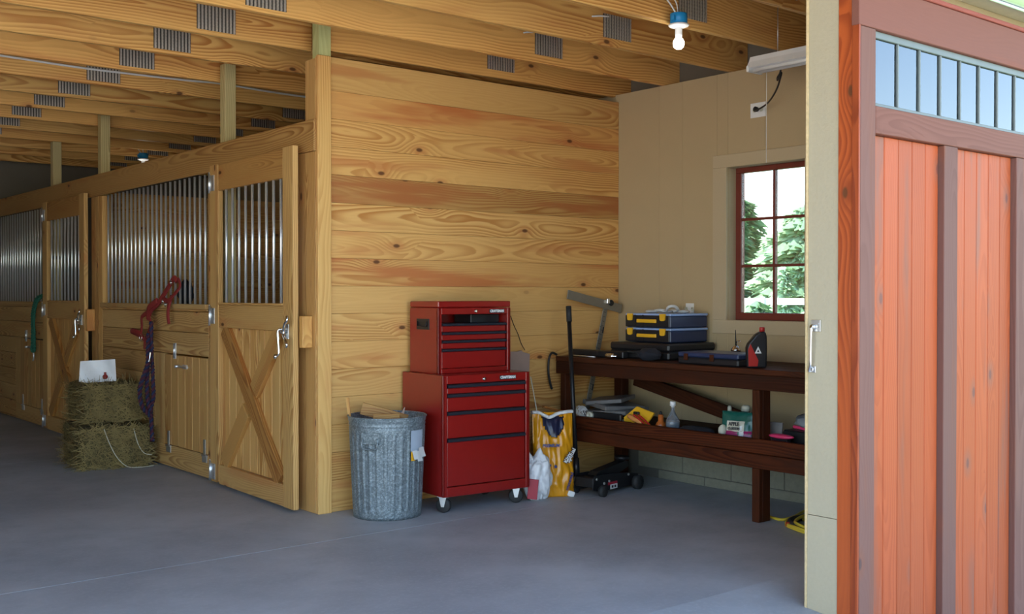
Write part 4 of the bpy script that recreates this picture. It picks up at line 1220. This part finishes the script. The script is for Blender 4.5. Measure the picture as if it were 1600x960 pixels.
for (x, z) in ((.04, .125), (.13, .085), (.19, .095), (.43, .115)):
    MB().lathe([(.010, 0), (.009, .006)], 10, (x, -.09, z), (0, -1, 0)).build('bolt', 'zinc', jk)
st = MB().box((.235, -.0895, .075), (.115, .002, .02), ch=0).build('sticker', 'jackred', jk)
MB().box((.25, -.0898, .05), (.085, .002, .034), ch=0).build('sticker_panel', 'white', st)
MB().box((.232, -.0912, .05), (.022, .001, .018)).box((.266, -.0912, .05), (.022, .001, .018)).build('sticker_print', 'black', st)
# handle pole
p0, p1 = Vector((.055, .0, .12)), Vector((.055, .0, .12))
jinv = (Matrix.Translation((1.80, -.62, 0)) @ Matrix.Rotation(R(9), 4, 'Z')).inverted()
a = jinv @ Vector((1.845, -.50, .16)); bt = jinv @ Vector((1.93, -.32, 1.365)); h0 = a.lerp(bt, .905)
MB().cyl(a, h0, .0165, n=14).build('handle_pole', 'blackmetal', jk)
MB().cyl(h0, bt, .0205, n=14).build('handle_grip', 'rubber', jk)
MB().cyl(a - (bt - a) * .03, a + (bt - a) * .08, .024, n=14).build('handle_socket', 'blackmetal', jk)

# ------------------------------------------------------------------ T SQUARE
ts = empty('t_square', (2.47, -.045, 1.38), 0, 'worn aluminium drywall T square leaning against the plank wall', 'square')
def flat(p, q_, wdt, th, m, name, dy=0):
    p, q_ = Vector(p), Vector(q_); d = q_ - p; a = math.atan2(d.z, d.x)
    o = MB().box((0, 0, 0), (d.length, th, wdt), ch=.001).build(name, m, ts)
    o.location = (p + q_) / 2 - Vector((2.47, 0, 1.38)) + Vector((0, dy, 0)); o.rotation_euler = (0, -a, 0)
    return o
flat((2.17, 0, 1.455), (2.765, 0, 1.335), .07, .006, 'alu', 'head')
bl = flat((2.60, 0, 1.395), (2.38, 0, .52), .05, .004, 'alu', 'blade', dy=.004)
MB().box((.13, -.012, .02), (.03, .02, .04), ch=.003).build('clamp', 'zinc', ts)
MB().lathe([(.022, 0), (.026, .006), (.02, .016)], 12, (.165, -.008, .005), (0, -1, 0)).build('lock_knob', 'black', ts)
hd = ts.children[0]
for k in range(9):
    MB().box((-.24 + k * .058, -.0035, -.018), (.002, .001, .022)).build('tick_mark', 'black', hd)
for x in (-.22, .02, .25):
    MB().box((x, -.0035, .014), (.05, .001, .012)).build('print_mark', 'strip', hd)
for k in range(22):
    MB().box((-.40 + k * .037, -.0025, .0), (.003, .001, .022)).build('tick_mark', 'strip', bl)

# ------------------------------------------------------------------ WORKBENCH
wb_ = empty('workbench', (2.03, -.06, 0), 0, 'long dark stained wooden workbench along the beige wall', 'workbench')
def wbb(name, a, b2, grain, color=None, m='bench'):
    a = Vector(a) - Vector((2.03, -.06, 0)); b2 = Vector(b2) - Vector((2.03, -.06, 0))
    return board(name, a, b2, m, wb_, grain, color or tint(.8, 1.2, .05), ch=.004)
YE = -3.16
for k in range(4):
    wbb('top_board', (2.03 + .187 * k, YE, .94), (2.03 + .187 * (k + 1) - .002, -.06, .977), 'y')
wbb('apron', (2.033, YE, .845), (2.071, -.062, .939), 'y', (.85, .85, .9))
wbb('apron', (2.74, YE, .845), (2.775, -.062, .939), 'y')
wbb('end_apron', (2.072, -.10, .845), (2.739, -.064, .939), 'x')
wbb('shelf_board', (2.033, YE, .440), (2.07, -.09, .533), 'y', (1.5, 1.25, 1.0))
wbb('shelf_board', (2.030, YE, .345), (2.07, -.09, .437), 'y', (1.35, 1.15, 1.0))
for k in range(3):
    wbb('shelf_deck', (2.072 + .22 * k, YE, .475), (2.072 + .22 * (k + 1) - .003, -.09, .495), 'y', (.7, .7, .7))
for yy in (-.13, -2.0, -3.1):
    y1 = yy + .058
    wbb('leg', (2.071, yy, 0), (2.15, y1, .845), 'z', (1.2, 1.1, 1.0))
    if yy < -1:
        wbb('leg', (2.034, yy + .0, 0), (2.0705, y1, .345), 'z', (1.2, 1.1, 1.0))
        wbb('leg', (2.034, yy + .0, .534), (2.0705, y1, .844), 'z', (1.2, 1.1, 1.0))
for yy in (-.16, -2.0, -3.1):
    wbb('leg', (2.65, yy, 0), (2.735, yy + .085, .845), 'z', (.9, .85, .8))
wbb('cleat', (2.08, -1.95, .79), (2.13, -1.93, .845), 'x')
# diagonal brace
p, q_ = Vector((2.60, -.36, .79)), Vector((2.60, -1.50, .555))
d = q_ - p; o = MB().box((0, 0, 0), (d.length, .1, .035), ch=.004).build('brace', 'bench', wb_)
x = d.normalized(); zt = Vector((1, 0, 0)); y = zt.cross(x)
mt = Matrix((x, y, zt)).transposed().to_4x4(); mt.translation = (p + q_) / 2 - Vector((2.03, -.06, 0)); o.matrix_local = mt

# things on the bench top
BT = .978
def organizer(z, label):
    r = empty('parts_organizer', (2.35, -.955, z), 0, label, 'organizer', 'stacked parts organizers')
    W_, L_, H_ = .41, .445, .106
    MB().box((W_ / 2, L_ / 2, .045), (W_, L_, .088), ch=.008).build('case_body', 'navy', r)
    MB().box((W_ / 2, L_ / 2, .097), (W_ + .008, L_ + .008, .017), ch=.005).build('lid', 'clearlid', r)
    MB().box((-.006, L_ / 2, .049), (.014, L_ - .004, .086), ch=.004).build('front_panel', 'black', r)
    for yy in (.06, .39):
        MB().prism([(-.028, .104), (.028, .104), (.024, .058), (.012, .052), (-.012, .052), (-.024, .058)], -.022, -.010, Matrix.Translation((0, yy, 0)) @ Matrix(((0, 0, 1, 0), (1, 0, 0, 0), (0, 1, 0, 0), (0, 0, 0, 1)))).build('latch', 'yellow', r)
    MB().box((-.022, .215, .050), (.016, .195, .026), ch=.006).build('handle', 'yellow', r)
    for yy in (.26, .34):
        MB().box((-.014, yy, .05), (.004, .012, .09)).build('rib', 'black', r)
organizer(1.098, 'lower black and blue parts organizer with yellow latches on the dark tool case')
organizer(1.206, 'upper black and blue parts organizer with yellow latches, cloth on its lid')
b = MB()
for k in range(5):
    b.blob((2.52 + .03 * k + random.uniform(-.02, .02), -.62 - .055 * k, 1.325 + .008 * (k % 2)), (.05, .05, .012), .4, 3, 2, k)
b.tube(smooth_path([(2.50, -.78, 1.33), (2.47, -.83, 1.36), (2.50, -.86, 1.365), (2.55, -.85, 1.34), (2.56, -.8, 1.325)], 5), .011, 8)
tag(b.build('rag', 'paper'), 'crumpled white rag lying on the upper parts organizer', 'rag')

tk = empty('tool_case', (2.25, -1.03, BT), 0, 'wide black tool case under the two parts organizers', 'case')
MB().box((.26, .30, .03), (.52, .60, .06), ch=.012).build('case_base', 'black', tk)
MB().box((.26, .30, .089), (.52, .60, .056), ch=.014).build('case_lid', 'black', tk)
MB().tube(smooth_path([(.005, .20, .05), (-.02, .22, .05), (-.02, .38, .05), (.005, .40, .05)], 5), .008, 8).build('handle', 'rubber', tk)
tk2 = empty('drill_case', (2.06, -1.80, BT), R(-1), 'low dark blue-black case with two metal clasps on the bench edge', 'case')
MB().box((.16, .265, .024), (.30, .53, .048), ch=.010).build('case_base', 'black', tk2)
MB().box((.16, .265, .066), (.30, .53, .034), ch=.012).build('case_lid', 'navy', tk2)
for yy in (.22, .45):
    MB().box((.006, yy, .05), (.010, .035, .045), ch=.002).build('clasp', 'bench', tk2)
MB().blob((2.155, -.93, BT + .042), (.065, .10, .044), .3, 2.6, 3, 6, squash=.042).build('work_glove', 'shadowfelt')
tag(D.objects['work_glove'], 'black crumpled work glove before the tool case', 'glove')
o = MB().box((0, 0, 0), (.06, .58, .05), ch=.006).build('spirit_level', 'black'); o.location = (2.20, -.36, BT + .0255); tag(o, 'long black level lying at the wall end of the bench', 'level')
b = MB().cyl((2.10, -.16, BT + .008), (2.07, -.46, BT + .008), .005, n=8); b.cyl((2.10, -.16, BT + .006), (2.105, -.155, BT + .032), .006, n=8)
tag(b.build('metal_rod', 'zinc'), 'thin bent metal rod on the bench edge', 'rod')
b = MB().lathe([(.012, -.02), (.02, -.018), (.021, .02), (.019, .04), (.021, .042), (.021, .05), (.012, .052), (.008, .056), (.008, .085)], 18, (2.075, -.60, BT + .022), (0, -1, 0))
tag(b.build('chrome_socket', 'chrome'), 'shiny chrome socket lying on the bench edge', 'socket')
ob_ = empty('oil_bottle', (2.13, -1.90, BT), R(20), 'black and red motor oil bottle with a red cap', 'bottle')
b = MB().prism([(-.062, 0), (.062, 0), (.066, .12), (.064, .20), (.055, .235), (.02, .235), (-.01, .215), (-.055, .16), (-.066, .13)], -.032, .032, Matrix(((1, 0, 0, 0), (0, 0, -1, 0), (0, 1, 0, 0), (0, 0, 0, 1))) )
o = b.build('bottle_body', 'black', ob_); o.rotation_euler = (0, 0, R(-58)); md = o.modifiers.new('bv', 'BEVEL'); md.width = .012; md.segments = 3
bb = MB().prism([(-.057, .012), (.0, .012), (.006, .05), (-.045, .155), (-.06, .12)], .0335, .0355, Matrix(((1, 0, 0, 0), (0, 0, -1, 0), (0, 1, 0, 0), (0, 0, 0, 1)))).build('label_panel', 'redgrip', o)
MB().prism([(-.018, .095), (.026, .095), (.004, .14)], .0335, .036, Matrix(((1, 0, 0, 0), (0, 0, -1, 0), (0, 1, 0, 0), (0, 0, 0, 1)))).build('triangle_logo', 'white', o)
MB().prism([(-.004, .104), (.012, .104), (.004, .12)], .0345, .0368, Matrix(((1, 0, 0, 0), (0, 0, -1, 0), (0, 1, 0, 0), (0, 0, 0, 1)))).build('triangle_logo', 'black', o)
MB().lathe([(.018, .232), (.018, .26), (.014, .264)], 16, (.038, 0, 0)).build('cap', 'redgrip', o)
oc = empty('oil_can', (2.52, -1.42, BT), 0, 'small chrome pump oil can with a thin spout', 'oil can')
MB().lathe([(.032, 0), (.033, .01), (.033, .07), (.026, .09), (.014, .10)], 20).build('can_body', 'blackmetal', oc)
MB().lathe([(.030, .072), (.036, .076), (.034, .09), (.018, .108), (.010, .118)], 20).build('can_top', 'chrome', oc)
MB().cyl((0, 0, .11), (0, .004, .225), .006, .002, 8).build('spout', 'blackmetal', oc)
MB().tube(smooth_path([(0, 0, .13), (-.01, -.03, .15), (-.01, -.05, .145)], 4), .004, 6).build('trigger', 'chrome', oc)

tag(MB().tube(smooth_path([(2.06, -.045, .985), (2.02, -.03, 1.0), (1.99, -.03, .95), (1.985, -.03, .86), (2.0, -.03, .78), (2.02, -.03, .72)], 5), .009, 8).build('air_hose', 'blackmetal'), 'dark hose hanging over the wall end of the workbench', 'hose')
# things on the lower shelf
SH = .4955
# pile of bagged papers
for k, (x, y, z, sx, sy, sz, rz, ry, m, lb) in enumerate((
        (2.30, -.42, SH + .012, .38, .42, .022, 8, 0, 'paper', 'stack of pale papers at the bottom of the shelf pile'),
        (2.32, -.40, SH + .040, .34, .38, .026, -6, 3, 'black', 'black folder in the shelf pile'),
        (2.30, -.44, SH + .072, .33, .40, .030, 12, -3, 'greypaper', 'grey plastic wrapped magazine in the shelf pile'),
        (2.34, -.38, SH + .110, .34, .36, .034, -14, 4, 'greypaper', 'grey film sleeve near the top of the shelf pile'),
        (2.33, -.36, SH + .148, .28, .30, .03, 22, -6, 'greypaper', 'crinkled clear sleeve topmost of the shelf pile'))):
    o = MB().box((0, 0, 0), (sx, sy, sz), ch=.004).build('paper_bundle', m); o.location = (x, y, z); o.rotation_euler = (R(ry), R(ry * .5), R(rz))
    tag(o, lb, 'papers', 'bundled papers on the lower shelf')
rnd = random.Random(11); b = MB()
for k in range(26):
    ax = Vector((rnd.gauss(0, 1), rnd.gauss(0, 1), rnd.gauss(0, 1))).normalized(); a_ = ax.orthogonal().normalized(); c_ = ax.cross(a_)
    rr = rnd.uniform(.025, .058)
    b.tube([Vector((2.115, -.27, SH + .060)) + a_ * math.cos(t * .5236) * rr + c_ * math.sin(t * .5236) * rr * .9 for t in range(12)], .0017, 5, True)
tag(b.build('string_ball', 'white'), 'tangled ball of white string on the lower shelf', 'string')
b = MB().lathe([(.012, -.018), (.027, -.018), (.027, .018), (.012, .018), (.012, -.018)], 22, (2.10, -.375, SH + .046), (-1, 0, .1), caps=False)
tag(b.build('tape_roll', 'cream'), 'small cream roll of tape at the shelf edge', 'tape')
o = MB().box((0, 0, 0), (.30, .03, .05), ch=.003).build('yellow_board', 'yellow'); o.location = (2.16, -.72, SH + .03)
me_ = MB().prism([(0, 0), (.20, .03), (.215, .0), (.30, .10), (.13, .135), (0, .045)], -.006, .006, Matrix(((0, 0, 1, 0), (-1, 0, 0, 0), (0, 1, 0, 0), (0, 0, 0, 1))))
D.objects.remove(o)
o = me_.build('yellow_pouch', 'yellow'); o.location = (2.15, -.69, SH + .010); tag(o, 'flat yellow package leaning on the dark binder on the shelf', 'package')
o = MB().box((0, 0, 0), (.03, .30, .075), ch=.006).build('dark_binder', 'black'); o.location = (2.13, -.53, SH + .038); tag(o, 'dark binder lying behind the yellow package', 'binder')
b = MB().lathe([(.008, 0), (.017, .01), (.019, .04), (.015, .09), (.016, .13), (.009, .145)], 14, (2.10, -.775, SH + .078), (.02, -.9, -.30))
tag(b.build('file', 'orangewood'), 'file with orange wooden grip lying across the yellow package', 'tool')
pl = empty('pliers', (2.10, -.90, SH + .07), 0, 'pliers with red grips lying at the shelf edge', 'pliers')
for dy in (0, .05):
    MB().tube(smooth_path([(.0, dy + .02, .02), (0, dy - .03, -.005), (0, dy - .08, -.035), (0, dy - .12, -.062)], 4), .0085, 8, flat=(1, .8)).build('grip', 'redgrip', pl)
MB().box((.02, .06, .03), (.02, .05, .02), ch=.003).build('jaw', 'blackmetal', pl)
ob2 = empty('amber_bottle', (2.16, -1.04, SH), 0, 'amber bottle with a dark pointed tip on the shelf', 'bottle')
MB().lathe([(.03, 0), (.036, .008), (.037, .03), (.030, .048), (.020, .058), (.019, .10), (.015, .104)], 20).build('bottle_body', 'orange', ob2)
MB().lathe([(.012, .104), (.010, .118), (.004, .128)], 14).build('tip', 'black', ob2)
cb2 = empty('squeeze_bottle', (2.17, -1.145, SH), 0, 'clear squeeze bottle with white cap and blue liquid', 'bottle')
MB().lathe([(.035, 0), (.048, .004), (.050, .05), (.046, .075), (.025, .115), (.013, .14), (.011, .17)], 24, caps=False).build('bottle_body', 'bottleclear', cb2)
MB().lathe([(.044, .003), (.046, .05), (.044, .062)], 24).build('liquid', 'bluewater', cb2)
MB().lathe([(.012, .165), (.012, .172), (.021, .174), (.021, .202), (.016, .206)], 18).build('cap', 'white', cb2)
MB().blob((2.16, -1.38, SH + .025), (.08, .13, .03), .3, 2.5, 3, 12, squash=.024).build('shop_cloth', 'shadowfelt')
tag(D.objects['shop_cloth'], 'dark cloth crumpled flat on the lower shelf', 'cloth')
ap = empty('treat_pouch', (2.20, -1.70, SH), R(-72), 'green and magenta apple treat pouch with a cream label', 'pouch')
po, ppt = pouch('pouch_film', None, 0, .235, .175, .085, 'green', ap, lean=.02, seed=5, wrinkle=.008, nu=20, nv=16)
def patch(name, u0, u1, v0, v1, m, off=.003):
    b = MB(); n_ = 8; vs = []
    for i in range(n_ + 1):
        for k in range(n_ + 1):
            p = ppt(u0 + (u1 - u0) * i / n_, v0 + (v1 - v0) * k / n_, -1); vs.append((p[0], p[1] - off, p[2]))
    fs = [(i * (n_ + 1) + k, (i + 1) * (n_ + 1) + k, (i + 1) * (n_ + 1) + k + 1, i * (n_ + 1) + k + 1) for i in range(n_) for k in range(n_)]
    b.add(vs, fs, True); return b.build(name, m, ap, recalc=False)
patch('magenta_band', -.40, .42, .02, .30, 'magenta'); patch('cream_label', -.30, .22, .28, .66, 'cream', .005)
patch('shine_patch', .08, .2, .1, .5, 'white', .0055)
text('lettering', 'APPLE', .034, 'black', ap, (-.012, -.050, .098), (R(88), 0, 0), ext=.004, bold=.0008, sx=.8)
text('lettering', 'CLUSTERS', .024, 'black', ap, (-.012, -.054, .068), (R(88), 0, 0), ext=.004, bold=.0006, sx=.75)
MB().blob((-.105, -.015, .045), (.03, .03, .045), .2, 2, 2, 3, squash=.043).build('pouch_window', 'cream', ap)
for (x, y, r_, h_, lb) in ((2.33, -1.52, .014, .195, 'slim white capped bottle behind the green pouch'), (2.36, -1.635, .030, .205, 'wide white capped bottle behind the green pouch')):
    e = empty('capped_bottle', (x, y, SH), 0, lb, 'bottle', 'bottles behind the treat pouch')
    MB().lathe([(r_ * 1.3, 0), (r_ * 1.4, .01), (r_ * 1.4, h_ * .7), (r_ * .8, h_ * .8), (r_ * .8, h_ * .82)], 16).build('bottle_body', 'black', e)
    MB().lathe([(r_, h_ * .8), (r_, h_ * .95), (r_ * .6, h_)], 16).build('cap', 'cream', e)
o = MB().box((0, 0, 0), (.012, .10, .13), ch=.002).build('grey_card', 'greypaper'); o.location = (2.22, -1.985, SH + .066); o.rotation_euler = (0, R(6), R(8)); tag(o, 'pale grey card standing beside the bench leg', 'card')
pk = empty('pink_brush', (2.14, -2.09, .548), 0, 'flat pink plastic brush resting on the shelf edge', 'brush')
MB().blob((0, 0, .004), (.035, .095, .016), .03, 1, 3, 1).build('brush_back', 'pink', pk)
MB().box((0, 0, -.03), (.04, .12, .04), ch=.004).build('bristles', 'black', pk)
b = MB().tube(smooth_path([(2.30, -2.07, .60), (2.28, -2.15, .597), (2.26, -2.28, .59), (2.25, -2.4, .585)], 4), .011, 8)
tag(b.build('pink_rod', 'pink'), 'pink plastic rod lying on the bin behind the brush', 'rod')
b = MB().box((2.34, -2.25, SH + .045), (.24, .42, .088), ch=.01)
tag(b.build('storage_bin', 'black'), 'black bin on the shelf under the grey plastic bag', 'bin')
b = MB().blob((2.36, -2.22, .64), (.11, .17, .055), .3, 2.2, 3, 21, squash=.053)
tag(b.build('plastic_bag', 'greybag'), 'grey crinkled plastic bag on the black bin', 'bag')

# cord on the floor behind the jamb
cd_ = empty('extension_cord', (0, 0, 0), 0, 'coiled yellow extension cord on the floor below the workbench end', 'cord')
pts = [(2.235, -1.90, .009), (2.20, -1.99, .009), (2.20, -2.06, .010), (2.34, -2.05, .012), (2.56, -2.0, .014), (2.62, -2.2, .012)]
MB().tube(smooth_path(pts, 6), .0095, 8).build('cord_run', 'cordyellow', cd_)
for k, (cx, cy, rx, ry) in enumerate(((2.30, -2.36, .30, .27), (2.26, -2.40, .27, .30), (2.34, -2.38, .20, .22), (2.30, -2.42, .33, .24))):
    MB().tube([(cx + rx * math.cos(t * math.pi / 16), cy + ry * math.sin(t * math.pi / 16), .010 + .012 * k + .004 * math.sin(t)) for t in range(32)], .0095, 8, True).build('coil', 'cordyellow', cd_)
MB().cyl((2.06, -2.19, .02), (2.09, -2.27, .022), .016, n=10).build('plug', 'redgrip', cd_)
tag(MB().tube([(2.26 + .22 * math.cos(t * math.pi / 16), -2.33 + .2 * math.sin(t * math.pi / 16), .022) for t in range(32)], .022, 8, True).build('rubber_hose', 'rubber'), 'black hose coiled on the floor under the yellow cord', 'hose')

# ------------------------------------------------------------------ OUTSIDE THE WINDOW
def conifer(loc, h, r, seed, m, label, n=2600, dens=1):
    rnd = random.Random(seed)
    t = empty('conifer_tree', loc, 0, label, 'tree', 'trees beyond the window')
    vs, fs = [], []
    for k in range(n):
        v = rnd.random() ** .8; a = rnd.uniform(0, 6.283)
        lay = .75 + .25 * math.sin(v * 34 + 2 * math.sin(a * 2 + seed))
        rr = r * (1 - v) ** .6 * rnd.uniform(.55, 1.0) * lay
        c = Vector((rr * math.cos(a), rr * math.sin(a), h * (.06 + .94 * v)))
        d = Vector((math.cos(a), math.sin(a), rnd.uniform(-.5, .2))); s = rnd.uniform(.16, .34) * (r / 3) ** .5
        p = d.cross(Vector((0, 0, 1))).normalized() * s * .7
        i = len(vs); vs += [c - p, c + p, c + d * s * 1.6, c + Vector((0, 0, s * .8))]; fs += [(i, i + 1, i + 2), (i, i + 2, i + 3)]
    b = MB(); b.add(vs, fs); b.build('foliage', m, t, recalc=False, kind='stuff')
    MB().cyl((0, 0, 0), (0, 0, h * .9), r * .06, r * .01, 8).build('trunk', 'bark', t)
conifer((22, 12.6, -.1), 2.3, .55, 1, 'conifer_pale', 'small pale conifer just beyond the white rail outside the window', 900)
conifer((31, 22.2, -.1), 5.4, 2.0, 2, 'conifer', 'tall dark conifer at the far edge of the window view', 3200)
conifer((36, 22.9, -.1), 4.2, 3.2, 3, 'conifer', 'rounded dark tree seen through the middle of the window', 4200)
conifer((30, 17.4, -.1), 4.7, 3.0, 4, 'conifer', 'broad green tree seen through the window panes near the jamb', 4200)
conifer((38, 27.0, -.1), 6.0, 2.6, 5, 'conifer', 'dark conifer mostly hidden by the window frame', 1600)
for k in range(3):
    conifer((17.5, 8.3 + 1.75 * k, -.3), 1.5, .85, 20 + k, 'conifer', ('low bush below the white rail nearest the bench', 'low bush below the middle of the white rail', 'low bush below the white rail behind the organizer side')[k], 900)
rf = empty('rail_fence', (19, 10, 0), 0, 'white painted rail fence beyond the window', 'fence')
board('rail', (-.03, -6, 1.20), (.03, 8, 1.36), 'whitepaint', rf, 'y')
for yy in (-5, -2, 1, 4, 7):
    board('fence_post', (-.07, yy - .06, -.1), (-.031, yy + .06, 1.40), 'whitepaint', rf, 'z')
